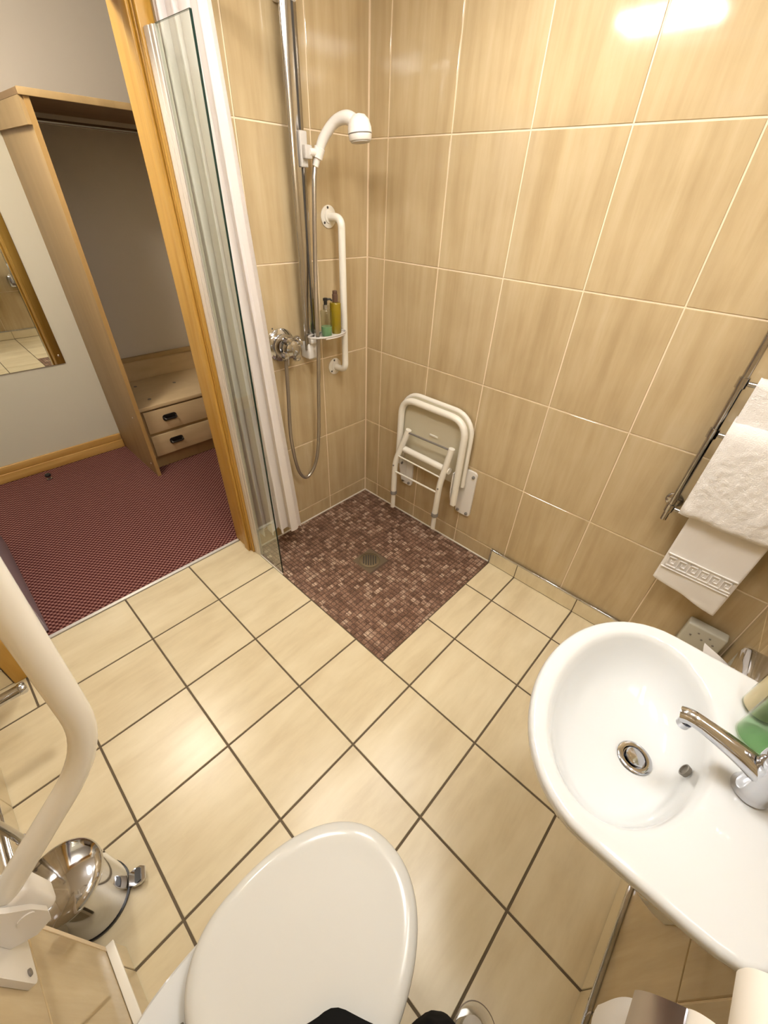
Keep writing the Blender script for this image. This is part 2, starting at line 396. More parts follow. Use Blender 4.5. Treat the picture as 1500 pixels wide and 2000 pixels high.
# shower mosaic
fs_ = struct(Bm().box((0.0, MY+0.001, -0.1), (MX-0.001, 0.0, -0.0022)).build('floor_shower', mat('mosaic_grout', (0.10, 0.06, 0.045), 0.8)), 'brown and pink stone mosaic floor of the shower', 'floor')
nx, ny = int(MX/MP), int(-MY/MP)
DC = V(0.543, -0.496, 0)
cells = []
for i in range(nx+1):
    for j in range(ny+1):
        x0, y1 = i*MP, MY+(j+1)*MP
        x1, y0 = min(x0+MP, MX), MY+j*MP
        y1 = min(y1, -0.001)
        if x1-x0 < 0.006 or y1-y0 < 0.006: continue
        cx, cy = (x0+x1)/2, (y0+y1)/2
        if abs(cx-DC.x) < 0.076 and abs(cy-DC.y) < 0.076: continue
        cells.append(((V(cx, cy, 0)-CPOS).length, x0, x1, y0, y1))
cells.sort()
mosb = Bm()
for k, (d_, x0, x1, y0, y1) in enumerate(cells):
    g = 0.0028; dz = random.uniform(-0.0006, 0.0006)
    if k < 300:
        o = tile(fs_, x0, x1, y0, y1, 'z', 0.0+dz, 1, M_MOS, g, 'mosaic_tile', 0.012)
    else:
        a, b, c_, e = x0+g/2, x1-g/2, y0+g/2, y1-g/2; h = 0.0008
        t = [random.uniform(-0.0003, 0.0003) for _ in range(4)]
        mosb.add([(a, c_, -0.005), (b, c_, -0.005), (b, e, -0.005), (a, e, -0.005), (a+h, c_+h, dz+t[0]), (b-h, c_+h, dz+t[1]), (b-h, e-h, dz+t[2]), (a+h, e-h, dz+t[3])],
                 [(0, 1, 5, 4), (1, 2, 6, 5), (2, 3, 7, 6), (3, 0, 4, 7), (4, 5, 6, 7)])
o = mosb.build('mosaic_tiles', M_MOS, fs_); o['kind'] = 'stuff'

# sealant beads, threshold, edge trims
struct(Bm().tube([(0.004, -0.0045, 0.003), (MX, -0.0045, 0.003)], 0.0045, 8).build('trim_1', M_SEAL), 'white sealant bead along the shower back wall', 'sealant')
struct(Bm().tube([(0.0045, -0.009, 0.003), (0.0045, -0.905, 0.003)], 0.0045, 8).build('trim_2', M_SEAL), 'white sealant bead along the shower left wall', 'sealant')
struct(Bm().box((-0.152, DY1+0.001, -0.01), (-0.135, DY0-0.001, 0.005), 0.002).build('trim_3', mat('threshold_metal', (0.80, 0.78, 0.75), 0.3, 0.3)), 'pale metal threshold strip between carpet and tiles', 'threshold')
struct(Bm().box((XB-0.0008, YB-0.012, 0.0), (XB+0.010, YB+0.0015, CZ), 0.0005).build('trim_4', M_WG), 'pale corner strip up the edge of the boxed-out wall', 'trim')

# bathroom skirting of cut floor tiles under a chrome strip
def skirting(name, label, axis, face, sign, lo, hi, lines, h=0.098, t=0.012, z0=0.002, ms=None):
    r = sroot(name, label, 'skirting', {'x': (face, (lo+hi)/2, 0), 'y': ((lo+hi)/2, face, 0)}[axis])
    g = grid(lo, hi, lines)
    base = Bm()
    a, b = face+sign*0.0005, face+sign*(t-0.003)
    base.box(*[((a, lo, 0), (b, hi, h)), ((lo, a, 0), (hi, b, h))][axis == 'y']).build('joint_bed', M_FG, r)
    for i in range(len(g)-1):
        tile(r, g[i], g[i+1], z0, h, axis, face+sign*t, sign, M_FT, 0.004)
    c0, c1 = face+sign*0.0005, face+sign*(t+0.002)
    Bm().box(*[((c0, lo-0.002, h), (c1, hi, h+0.009)), ((lo-0.002, c0, h), (hi, c1, h+0.009))][axis == 'y'], 0.002).build('top_strip', ms or M_CHROME, r)
    return r
sk = skirting('baseboard_back', 'tiled skirting with chrome strip under the towel rail', 'y', 0.0, -1, 1.049, XR-0.014, FX)
Bm().box((1.044, -0.015, 0.0), (1.049, -0.0005, 0.107), 0.001).build('end_strip', M_CHROME, sk)
skirting('baseboard_right', 'tiled skirting with pale strip on the wall under the basin', 'x', XR, -1, YB+0.018, -0.014, FY)
skirting('baseboard_boxing', 'tiled skirting with pale strip beside the toilet', 'y', YB, 1, XB, XR-0.014, FX, t=0.018, ms=M_WENAMEL)
skirting('baseboard_front', 'tiled skirting in the recess behind the bin', 'y', YS, 1, 0.014, XB-0.002, FX)
skirting('baseboard_left', 'short tiled skirting beside the left door post', 'x', 0.0, 1, YS+0.014, DY1-0.062, [])

# ------------------------------------------------------------------ doorway
dr = sroot('door_1', 'oak framed doorway with a lavender grey door standing open', 'door', (-0.07, -1.48, 0))
Bm().box((-0.160, DY0, 0.0), (0.0, DY0+0.026, DZ), 0.003).build('jamb', M_OAK, dr)
Bm().box((-0.160, DY1-0.026, 0.0), (0.0, DY1, DZ), 0.003).build('jamb', M_OAK, dr)
Bm().box((-0.160, DY1, DZ), (0.0, DY0, DZ+0.026), 0.003).build('head_jamb', M_OAKY, dr)
Bm().box((0.0005, DY0+0.002, 0.0), (0.020, DY0+0.052, DZ+0.05), 0.005).build('architrave', M_OAK, dr)
Bm().box((0.0005, DY1-0.060, 0.0), (0.020, DY1-0.002, DZ+0.05), 0.005).build('architrave', M_OAK, dr)
Bm().box((0.0005, DY1-0.060, DZ+0.002), (0.020, DY0+0.052, DZ+0.06), 0.005).build('architrave', M_OAKY, dr)
Bm().box((-0.175, DY0+0.004, 0.0), (-0.1605, DY0+0.075, DZ+0.06), 0.005).build('architrave', M_OAK, dr)
Bm().box((-0.175, DY1-0.075, 0.0), (-0.1605, DY1-0.004, DZ+0.06), 0.005).build('architrave', M_OAK, dr)
Bm().box((-0.05, DY0-0.012, 0.0), (-0.008, DY0-0.0003, DZ-0.001), 0.003).build('door_stop', M_OAK, dr)
Bm().box((-0.05, DY1+0.0003, 0.0), (-0.008, DY1+0.012, DZ-0.001), 0.003).build('door_stop', M_OAK, dr)
Bm().box((-1.02, DY1+0.075, 0.008), (-0.180, DY1+0.115, DZ-0.01), 0.002).build('door_leaf', M_DOOR, dr)
hd = Bm().lathe([(0.026, 0), (0.026, 0.008), (0.011, 0.010), (0.011, 0.05)], (-0.955, DY1+0.115, 1.02), (0, 1, 0), 20).build('handle_rose', M_CHROME, dr)
Bm().tube(fillet([(-0.955, DY1+0.162, 1.02), (-0.955, DY1+0.167, 1.02), (-0.84, DY1+0.167, 1.02)], 0.01), 0.009, 12).build('lever', M_CHROME, hd)

# ------------------------------------------------------------------ bedroom beyond the door
CB = 2.62
XW_ = -1.80
struct(Bm().box((-3.2 if False else XW_-0.1, -3.6, -0.1), (-0.1425, 0.9, -0.001)).build('floor_bedroom', M_CARPET), 'dark red woven loop carpet beyond the doorway', 'carpet')
struct(Bm().box((XW_-0.1, -3.6, -0.0005), (XW_, -0.966, CB)).build('wall_bedroom', M_PLASTER), 'cream painted bedroom wall with a mirror', 'wall')
struct(Bm().box((XW_-0.1, -0.966, -0.0005), (XW_, 0.9, CB)).build('wall_alcove', M_WALLSHADE), 'cream bedroom wall behind the open wardrobe, its shade tinted mauve grey', 'wall')
struct(Bm().box((XW_, 0.8, -0.0005), (-0.1425, 0.9, CB)).build('wall_bedroom_end', M_PLASTER), 'cream wall at the far end of the bedroom', 'wall')
struct(Bm().box((XW_, -3.6, -0.0005), (-0.1425, -3.5, CB)).build('wall_bedroom_rear', M_PLASTER), 'cream wall at the near end of the bedroom', 'wall')
struct(Bm().box((-0.1602, -0.85, -0.0005), (-0.1425, 0.8, CB)).box((-0.1602, -3.5, -0.0005), (-0.1425, DY1-0.04, CB)).box((-0.1602, DY1-0.04, DZ+0.03), (-0.1425, -0.85, CB)).build('wall_partition', M_PLASTER), 'cream bedroom side of the wall with the doorway', 'wall')
struct(Bm().box((XW_-0.1, -3.6, CB), (-0.1425, 0.9, CB+0.05)).build('ceiling_bedroom', M_CEIL), 'white bedroom ceiling', 'ceiling')
bb_ = sroot('baseboard_bedroom', 'pale wooden skirting board along the bedroom wall', 'skirting', (XW_, -2.2, 0))
Bm().box((XW_+0.0005, -3.5, 0), (XW_+0.024, -0.988, 0.065), 0.004).build('lower_board', M_OAKY, bb_)
Bm().box((XW_+0.0005, -3.5, 0.0655), (XW_+0.016, -0.988, 0.115), 0.005).build('upper_moulding', M_OAKY, bb_)
mi = thing('wall_mirror', 'tall frameless mirror on the bedroom wall beside the wardrobe', 'mirror', (XW_, -1.36, 0.69))
Bm().box((XW_+0.0005, -1.60, 0.695), (XW_+0.0045, -1.137, 1.95)).build('backing', M_GREY, mi)
Bm().box((XW_+0.0046, -1.598, 0.697), (XW_+0.0075, -1.139, 1.948)).build('mirror_pane', M_MIRROR, mi)
for z in (0.75, 1.89): Bm().lathe([(0.007, 0), (0.006, 0.003), (0.001, 0.005)], (XW_+0.0076, -1.16, z), (1, 0, 0), 12).build('screw_cap', M_CHROME, mi)

# wardrobe
wa = thing('wardrobe', 'open wooden wardrobe frame with side panel and top pelmet', 'wardrobe', (-1.48, -0.5, 0))
Bm().box((XW_+0.001, -0.985, 0.0), (-1.162, -0.965, 1.981), 0.001).build('side_panel', M_BEECH, wa)
Bm().box((XW_+0.001, 0.33, 0.0), (-1.162, 0.35, 1.981), 0.001).build('side_panel', M_BEECH, wa)
Bm().box((-1.162, -0.987, 0.0), (-1.158, -0.963, 1.979)).build('edge_strip', wood('edge_board', (0.38, 0.225, 0.075), (0.44, 0.27, 0.10), (10, 10, 1), 0.5), wa)
Bm().box((XW_+0.001, -1.002, 1.885), (-1.166, -0.9855, 1.981)).build('pelmet', M_BEECH, wa)
Bm().box((XW_+0.001, -1.003, 1.9815), (-1.156, 0.36, 2.004)).build('top_board', wood('dark_board', (0.20, 0.115, 0.05), (0.26, 0.155, 0.07), (6, 2, 6), 0.5), wa)
Bm().box((-1.1558, -1.003, 1.979), (-1.146, 0.36, 2.006), 0.002).build('front_edge', M_BEECH, wa)
Bm().tube([(-1.5, -0.964, 1.925), (-1.5, 0.329, 1.925)], 0.012, 12).build('hanging_rail', M_STEEL, wa)
for z, x in ((0.42, -1.28), (0.08, -1.23)): Bm().lathe([(0.006, 0), (0.005, 0.0015), (0.001, 0.002)], (x, -0.9851, z), (0, -1, 0), 10).build('screw_cap', M_WPL, wa)
dw = thing('drawer_unit', 'low pale wooden two-drawer unit inside the wardrobe', 'drawers', (-1.52, -0.3, 0))
Bm().box((XW_+0.001, -0.962, 0.09), (-1.255, 0.328, 0.455)).box((XW_+0.001, -0.962, 0.0), (-1.275, 0.328, 0.09)).build('body', M_BEECH, dw)
Bm().box((XW_+0.001, -0.962, 0.4555), (-1.235, 0.328, 0.482), 0.004).build('top_board', M_PALE, dw)
Bm().box((XW_+0.001, -0.962, 0.4825), (XW_+0.02, 0.328, 0.625)).build('back_panel', M_PALE, dw)
Bm().box((XW_+0.001, -0.962, 0.6255), (XW_+0.028, 0.328, 0.655), 0.002).build('back_rail', M_BEECH, dw)
for z0, z1 in ((0.285, 0.445), (0.105, 0.262)):
    d_ = Bm().box((-1.2545, -0.925, z0), (-1.238, 0.29, z1), 0.002).build('drawer', M_PALE, dw)
    for yc in (-0.76, 0.12):
        h_ = Bm(); zc = (z0+z1)/2+0.01
        h_.plate(rrect(yc, zc, 0.10, 0.046, 0.018), -1.2379, -1.2345, 'x')
        h_.tube(fillet([(-1.2345, yc-0.042, zc+0.004), (-1.212, yc-0.040, zc-0.004), (-1.212, yc+0.040, zc-0.004), (-1.2345, yc+0.042, zc+0.004)], 0.014), 0.0065, 10)
        h_.build('cup_handle', mat('dark_bronze', (0.06, 0.055, 0.05), 0.3, 0.8), d_)
for x, y in ((-1.36, -0.82), (-1.66, -0.80), (-1.56, -0.55), (-1.58, -0.33)):
    Bm().lathe([(0.012, 0), (0.012, 0.002), (0.001, 0.0025)], (x, y, 0.482), seg=12).build('screw_cap', M_GREY, dw)
ds = thing('door_stop', 'small dark metal door stop on the red carpet', 'door stop', (-1.644, -1.547, 0))
Bm().lathe([(0.019, 0.0), (0.019, 0.006), (0.012, 0.010), (0.011, 0.022)], (-1.644, -1.547, 0), seg=20).build('base', M_STEEL, ds)
Bm().lathe([(0.016, 0.022), (0.018, 0.026), (0.018, 0.036), (0.012, 0.041), (0.001, 0.042)], (-1.644, -1.547, 0), seg=20).build('rubber_cap', M_BLACK, ds)

# ------------------------------------------------------------------ ceiling lights (housings)
def fixture(name, label, x0, x1, y0, y1, bars, m_):
    t = thing(name, label, 'light', ((x0+x1)/2, (y0+y1)/2, CZ))
    Bm().box((x0, y0, CZ-0.045), (x1, y1, CZ-0.0005), 0.008).build('housing', M_WPL, t)
    for a, b, c, d in bars: Bm().box((a, c, CZ-0.075), (b, d, CZ-0.0455)).build('diffuser', m_, t)
fixture('ceiling_light', 'twin tube ceiling light over the bathroom floor', 0.52, 0.95, -1.27, -1.02, [(0.54, 0.93, -1.11, -1.06), (0.54, 0.93, -1.23, -1.18)], M_LT)
fixture('ceiling_light', 'single oblong ceiling light over the shower', 0.82, 1.02, -0.73, -0.37, [(0.84, 1.00, -0.70, -0.40)], M_LS)
fixture('ceiling_light', 'square ceiling light over the wash basin', 1.55, 1.89, -1.12, -0.78, [(1.57, 1.87, -1.10, -0.80)], M_LC)
ml = thing('mirror_light', 'narrow strip light on the wall above the basin', 'light', (XR, -1.05, 2.0))
Bm().box((XR-0.05, -1.33, 1.99), (XR-0.0005, -0.77, 2.05), 0.006).build('housing', M_WPL, ml)
Bm().box((XR-0.042, -1.31, 1.972), (XR-0.008, -0.79, 1.9895)).build('diffuser', M_LM, ml)
bl = thing('ceiling_light', 'square ceiling light in the bedroom', 'light', (-0.58, -1.6, CB))
Bm().box((-0.70, -1.72, CB-0.04), (-0.46, -1.48, CB-0.0005), 0.01).build('housing', M_WPL, bl)
Bm().box((-0.68, -1.70, CB-0.13), (-0.48, -1.50, CB-0.0405)).build('diffuser', M_LB, bl)

# ------------------------------------------------------------------ shower drain
t = thing('floor_drain', 'round slotted metal drain set in a square plate', 'drain', DC)
M_BRASS = mat('drain_metal', (0.30, 0.25, 0.17), 0.35, 0.9)
Bm().plate(rrect(DC.x, DC.y, 0.150, 0.150, 0.008), -0.006, -0.0004, 'z').build('plate', mat('drain_plate', (0.19, 0.145, 0.10), 0.45, 0.6), t)
Bm().lathe([(0.058, -0.0003), (0.062, -0.0003), (0.062, 0.0025), (0.060, 0.003), (0.058, 0.0025), (0.058, -0.0003)], DC, seg=40, caps=(False, False)).build('ring', M_STEEL, t)
gr = Bm().lathe([(0.057, 0.0), (0.057, 0.0016), (0.056, 0.002)], DC, seg=40).build('grate', M_BRASS, t)
for k in range(6):
    o_ = (k-2.5)*0.0140; hl = math.sqrt(0.048**2-o_**2)*0.92
    d1, d2 = V(1, -1, 0).normalized(), V(1, 1, 0).normalized()
    p = DC+d2*o_*1.0
    q = [p+d1*hl+d2*0.0036, p-d1*hl+d2*0.0036, p-d1*hl-d2*0.0036, p+d1*hl-d2*0.0036]
    Bm().plate([(a.x, a.y) for a in q], 0.0019, 0.0024, 'z').build('slot', M_DARKMETAL, gr)

# ------------------------------------------------------------------ glass screen
GY = -0.915
t = thing('shower_screen', 'narrow clear glass screen in a pale wall channel beside the doorway', 'glass screen', (0.15, GY, 0))
Bm().box((0.0765, GY-0.003, 0.008), (0.276, GY+0.003, 2.045)).build('glass_pane', M_GLASS, t)
Bm().box((0.2762, GY-0.0031, 0.008), (0.2790, GY+0.0031, 2.045)).build('glass_edge', M_GEDGE, t)
Bm().box((0.0765, GY-0.003, 2.0452), (0.2790, GY+0.003, 2.0465)).build('top_edge', mat('glass_top', (0.10, 0.11, 0.09), 0.15), t)
c = Bm().box((0.0205, GY-0.014, 0.0), (0.0525, GY+0.014, 2.045), 0.003).box((0.053, GY-0.011, 0.0), (0.0705, GY-0.0035, 2.045), 0.002).box((0.053, GY+0.0035, 0.0), (0.0705, GY+0.011, 2.045), 0.002)
ch = c.build('wall_channel', M_ALU, t)
Bm().box((0.0706, GY-0.0055, 0.003), (0.0763, GY+0.0055, 2.045)).build('gasket', M_GREYPL, ch)
Bm().box((0.0205, GY-0.010, 0.0), (0.286, GY-0.0035, 0.007), 0.002).build('sealant_bead', M_SEAL, t)

# ------------------------------------------------------------------ curtain
RZ = 2.20
cr = thing('curtain_rail', 'white curtain rail spanning the shower below the ceiling', 'curtain rail', (1.06, -0.80, RZ))
Bm().tube([(0.0005, -0.80, RZ), (XR-0.0005, -0.80, RZ)], 0.011, 14).build('pole', M_WPL, cr)
for x, s_ in ((0.0005, 1), (XR-0.0005, -1)): Bm().lathe([(0.025, 0), (0.025, 0.006), (0.014, 0.016)], (x, -0.80, RZ), (s_, 0, 0), 20).build('flange', M_WPL, cr)
cu = thing('shower_curtain', 'gathered white fabric shower curtain hanging behind the glass', 'curtain', (0.12, -0.80, 0.15))
def curtain():
    b = Bm(); nu, nz = 170, 64; rows = []
    for j in range(nz+1):
        v = j/nz; z = RZ-0.02-(RZ-0.165)*v
        A, B_ = V(0.030, -0.897, 0), V(0.125+0.045*v, -0.772+0.070*v, 0)
        dd = (B_-A); nn = V(-dd.y, dd.x, 0).normalized(); row = []
        for i in range(nu+1):
            u = i/nu; ph = u*2*math.pi*4.5
            amp = (0.022+0.022*v)*(0.55+0.45*math.sin(math.pi*min(1, u*1.3+0.15)))
            p = A+dd*u+nn*amp*math.sin(ph+0.9*math.sin(3.1*u+1.2*v))+dd*(0.05*math.sin(ph*2+0.8))
            p.y += 0.010*noise.noise(V(u*6, v*2.5, 3.1)); p.x += 0.010*noise.noise(V(u*5, v*2.0, 9.1))*v
            row.append((max(p.x, 0.024), max(p.y, GY+0.008), z+(0.010*math.sin(ph+1)+0.007*math.sin(u*41))*v**6))
        rows.append(row)
    b.loft(rows, (False, False), closed=False)
    return b
curtain().build('fabric', M_CURT, cu)
for k in range(7):
    u = k/6; xx = 0.03+0.075*u
    Bm().tube([(xx, -0.80+0.019*math.cos(a), RZ-0.002+0.019*math.sin(a)) for a in [2*math.pi*i/16 for i in range(17)]], 0.0025, 6, False).build('ring', M_WPL, cu)

# ------------------------------------------------------------------ shower riser rail
RX, RY = 0.052, -0.437
t = thing('shower_rail', 'tall chrome shower riser rail with white slider and soap shelf', 'shower rail', (0.0, RY, 1.06))
def oval(cx, cy, a, b, n=24): return [(cx+a*math.cos(2*math.pi*k/n), cy+b*math.sin(2*math.pi*k/n)) for k in range(n)]
bar = Bm(); bar.loft([[(x, y, z) for x, y in oval(RX, RY, 0.013, 0.035)] for z in (1.075, 2.22)]); bar = bar.build('bar', M_STEEL, t)
Bm().box((RX+0.0112, RY+0.004, 1.08), (RX+0.0137, RY+0.013, 2.21)).build('slot', M_DARKMETAL, bar)
for z0, z1 in ((1.03, 1.105), (2.185, 2.25)):
    Bm().box((0.0005, RY-0.028, z0), (RX+0.018, RY+0.030, z1), 0.009).build('wall_bracket', M_WPL, t)
sl = Bm().box((RX+0.010, RY-0.004, 1.765), (RX+0.026, RY+0.030, 1.872), 0.004).build('slider', M_GREYPL, t)
Bm().box((RX+0.0262, RY+0.002, 1.79), (RX+0.046, RY+0.036, 1.832), 0.004).build('slider_button', M_GREYPL, sl)
HX, HY, HZ = 0.092, -0.366, 1.812
Bm().tube([(RX+0.040, RY+0.022, 1.812), (HX-0.004, HY-0.014, HZ)], 0.013, 14).build('holder_arm', M_WPL, sl)
Bm().lathe([(0.0155, -0.018), (0.020, -0.016), (0.021, 0.016), (0.0160, 0.018), (0.0155, -0.018)], (HX, HY, HZ), (0.30, 0.25, 1), 20, (False, False)).build('holder_cup', M_WPL, sl)
sh = Bm(); SX, SY, SZ = 0.100, -0.370, 1.140
def shelf_outline(g=0.0): 
    return [(SX+(0.052+g)*math.cos(a)*(1.0 if math.cos(a) > 0 else 0.9), SY+(0.112+g)*math.sin(a)) for a in [2*math.pi*k/40 for k in range(40)]]
sh.plate([(x, max(y, -0.417)) for x, y in shelf_outline()], SZ-0.006, SZ, 'z')
sh = sh.build('soap_shelf', M_WPL, t)
Bm().tube([(x, y, SZ+0.004) for x, y in shelf_outline(-0.002)+shelf_outline(-0.002)[:1]], 0.0045, 8, False).build('shelf_rim', M_GREYPL, sh)
Bm().box((RX-0.01, RY-0.020, SZ-0.035), (RX+0.032, RY+0.030, SZ-0.0065), 0.006).build('shelf_clamp', M_WPL, sh)

# handset
t = thing('shower_handset', 'white curved shower handset resting in the rail holder', 'shower head', (HX, HY, HZ))
hp = smooth_path([(HX-0.012, HY-0.010, HZ-0.040), (HX, HY, HZ), (HX+0.022, HY+0.012, HZ+0.045), (HX+0.07, HY+0.028, HZ+0.088), (HX+0.125, HY+0.040, HZ+0.098), (HX+0.168, HY+0.048, HZ+0.078)], 8)
n_ = len(hp)
Bm().tube(hp, [0.0125+0.006*min(1, i/(n_*0.35)) + (0.006*max(0, (i/n_-0.6)/0.4)) for i in range(n_)], 20).build('handle', M_WPL, t)
hc = V(HX+0.180, HY+0.050, HZ+0.062); hax = V(0.10, 0.03, -1).normalized()
hd = Bm().lathe([(0.004, -0.046), (0.022, -0.042), (0.036, -0.028), (0.043, -0.008), (0.044, 0.008)], hc, hax, 36).build('head', M_WPL, t)
Bm().lathe([(0.0425, 0.0081), (0.0425, 0.0115)], hc, hax, 36).build('grey_ring', M_GREY, hd)
Bm().lathe([(0.043, 0.0116), (0.041, 0.026), (0.038, 0.029), (0.0379, 0.0291)], hc, hax, 36).build('spray_rim', M_WPL, hd)
Bm().lathe([(0.036, 0.0292), (0.034, 0.033), (0.001, 0.035)], hc, hax, 36).build('spray_face', M_GREYPL, hd)

# hose
VX, VY, VZ = 0.060, -0.578, 1.108
hose = smooth_path([(HX-0.013, HY-0.012, HZ-0.044), (0.085, -0.392, 1.70), (0.09, -0.412, 1.45), (0.112, -0.440, 1.22), (0.112, -0.440, 1.10), (0.085, -0.432, 0.90), (0.07, -0.441, 0.62), (0.07, -0.475, 0.45), (0.07, -0.545, 0.377), (0.07, -0.60, 0.45), (0.07, -0.625, 0.66), (0.07, -0.612, 0.90), (VX+0.008, VY-0.025, VZ-0.052)], 12)
tag(Bm().tube(hose, 0.0092, 10).build('shower_hose', mat('hose_metal', (0.42, 0.38, 0.33), 0.28, 0.85)), 'grey metal hose hanging in a loop below the shower valve', 'hose')

# valve
t = thing('shower_valve', 'round chrome thermostatic shower valve on the tiled wall', 'valve', (0.0, VY, VZ))
Bm().lathe([(0.074, 0.0005), (0.074, 0.006), (0.066, 0.012), (0.052, 0.018)], (0, VY, VZ), (1, 0, 0), 40).build('wall_plate', M_CHROME, t)
Bm().lathe([(0.050, 0.0125), (0.056, 0.026), (0.055, 0.045), (0.046, 0.062), (0.030, 0.066)], (0, VY, VZ), (1, 0, 0), 36).build('body', M_CHROME, t)
k_ = Bm().lathe([(0.030, 0.0665), (0.040, 0.072), (0.044, 0.086), (0.038, 0.102), (0.022, 0.110), (0.001, 0.112)], (0, VY, VZ), (1, 0, 0), 28).build('control_knob', M_CHROME, t)
for k in range(4):
    a = 2*math.pi*k/4+0.5
    Bm().lathe([(0.001, -0.022), (0.014, -0.017), (0.021, 0), (0.014, 0.017), (0.001, 0.022)], (0.088, VY+0.046*math.cos(a), VZ+0.046*math.sin(a)), (1, 0, 0), 18).build('knob_lobe', M_CHROME, k_)
Bm().lathe([(0.020, 0), (0.020, 0.030), (0.017, 0.034)], (0.032, VY+0.052, VZ+0.012), (0, 1, 0.2), 20).build('lever', M_CHROME, t)
Bm().lathe([(0.012, 0), (0.012, 0.03)], (VX+0.006, VY-0.02, VZ-0.076), (0, 0.1, 1), 14).build('hose_outlet', M_CHROME, t)
# screw hole in the wall above
tag(Bm().lathe([(0.004, 0.0001), (0.003, 0.001), (0.001, 0.0012)], (0, VY-0.035, 1.185), (1, 0, 0), 10).build('wall_plug', M_DARKMETAL), 'tiny dark wall plug just above the chrome valve', 'wall plug')

# grab rail
t = thing('grab_rail', 'cream enamelled vertical grab rail on the shower wall', 'grab rail', (0, -0.25, 0.93))
GT, GB = V(0, -0.252, 1.605), V(0, -0.246, 0.937)
Bm().tube(fillet([(0.006, GT.y, GT.z), (0.082, GT.y+0.006, GT.z), (0.082, GB.y+0.006, GB.z), (0.006, GB.y, GB.z)], 0.055, 10), 0.0165, 20).build('tube', M_WENAMEL, t)
for c_ in (GT, GB):
    f_ = Bm().lathe([(0.043, 0.0005), (0.043, 0.004), (0.040, 0.006), (0.026, 0.007), (0.024, 0.012), (0.017, 0.013)], c_, (1, 0, 0), 36).build('flange', M_WENAMEL, t)
    for a in (100, 220, 340):
        Bm().lathe([(0.0055, 0.0061), (0.005, 0.0073), (0.001, 0.0075)], c_+V(0, 0.034*math.cos(math.radians(a)), 0.034*math.sin(math.radians(a))), (1, 0, 0), 10).build('screw_hole', M_DARKMETAL, f_)

# bottles on the shelf
def liquid(name, col, alpha):
    ma = clear(name, col, 0.03, 1.4); return ma
M_BOTCLEAR = clear('bottle_clear', (0.90, 0.93, 0.88), 0.02, 1.4)
M_GREENC = clear('green_gel_clear', (0.74, 0.89, 0.72), 0.03, 1.4)
M_OLIVE = mat('olive_oil_gel', (0.38, 0.27, 0.012), 0.08, coat=0.3); bsdf(M_OLIVE).inputs['Transmission Weight'].default_value = 0.35
M_GREEN = mat('green_gel', (0.28, 0.55, 0.30), 0.1, coat=0.3); bsdf(M_GREEN).inputs['Transmission Weight'].default_value = 0.45
def pump_bottle(name, label, c, r, h, fill, m_liq, m_glass, label_mat=None, pump=M_BLACK, spin=0.0):
    t = thing(name, label, 'bottle', c)
    x, y, z = c
    if m_glass:
        Bm().lathe([(r*0.9, 0.0005), (r, 0.004), (r, h*0.93), (r*0.85, h*0.98), (r*0.42, h)], c, seg=28).build('body', m_glass, t)
    Bm().lathe([(r*0.86, 0.003), (r*0.94, 0.006), (r*0.94, h*fill), (r*0.9, h*fill+0.001)], c, seg=28).build('liquid', m_liq, t)
    n0 = V(x, y, z+h)
    Bm().lathe([(r*0.46, 0.0003), (r*0.46, 0.020)], n0, seg=20).build('collar', M_CHROME, t)
    p = Bm().lathe([(r*0.30, 0.0203), (r*0.30, 0.036), (r*0.40, 0.037), (r*0.40, 0.046), (r*0.3, 0.048)], n0, seg=18)
    d = V(math.cos(spin), math.sin(spin), 0)
    p.tube([n0+V(0, 0, 0.042), n0+V(0, 0, 0.043)+d*0.022, n0+V(0, 0, 0.036)+d*0.030], 0.0045, 10)
    p.build('pump', pump, t)
    if label_mat: Bm().lathe([(r*1.003, h*0.25), (r*1.003, h*0.72)], c, seg=28, caps=(False, False)).build('label_band', label_mat, t)
    return t
pump_bottle('soap_bottle', 'clear pump bottle with a little green gel on the shower shelf', (0.112, -0.383, SZ+0.0003), 0.0275, 0.118, 0.36, M_GREEN, M_BOTCLEAR, spin=1.0)
t = thing('soap_bottle', 'yellow olive bottle with brown cap on the shower shelf', 'bottle', (0.098, -0.312, SZ))
c_ = (0.098, -0.312, SZ+0.0003)
Bm().lathe([(0.024, 0), (0.027, 0.004), (0.027, 0.133), (0.025, 0.137), (0.012, 0.139)], c_, seg=28).build('body', M_OLIVE, t)
Bm().lathe([(0.0135, 0.1392), (0.0135, 0.172), (0.011, 0.173), (0.011, 0.186), (0.009, 0.188), (0.001, 0.188)], c_, seg=20).build('cap', mat('brown_cap', (0.11, 0.06, 0.04), 0.35), t)

# ------------------------------------------------------------------ folding shower seat
t = thing('shower_stool', 'cream folding shower seat with tubular legs folded up against the wall', 'shower seat', (0.57, -0.06, 0.1))
# U frame tube
fy = -0.062
Bm().tube(fillet([(0.348, fy, 0.405), (0.348, fy, 0.815), (0.775, fy, 0.815), (0.775, fy, 0.31)], 0.10, 10), 0.0185, 18).build('frame_tube', M_WENAMEL, t)
# seat board behind the tube
def board(x0, x1, z0, z1, r, n=8):
    o = [(x0, z0), (x1, z0)]
    for cx, a0 in ((x1-r, 0), (x0+r, 90)):
        for k in range(n+1):
            a = math.radians(a0+90*k/n); o.append((cx+r*math.cos(a), z1-r+r*math.sin(a)))
    return o
Bm().plate(board(0.335, 0.792, 0.425, 0.838, 0.11), -0.040, -0.018, 'y').build('seat_board', M_CREAM, t)
Bm().tube([(x, -0.029, z) for x, z in board(0.332, 0.795, 0.425, 0.841, 0.112)[1:]+[(0.332, 0.425)]], 0.0125, 10).build('seat_rim', M_WENAMEL, t)
Bm().box((0.545, -0.0465, 0.652), (0.60, -0.0402, 0.662), 0.002).build('finger_slot', M_WENAMEL, t)
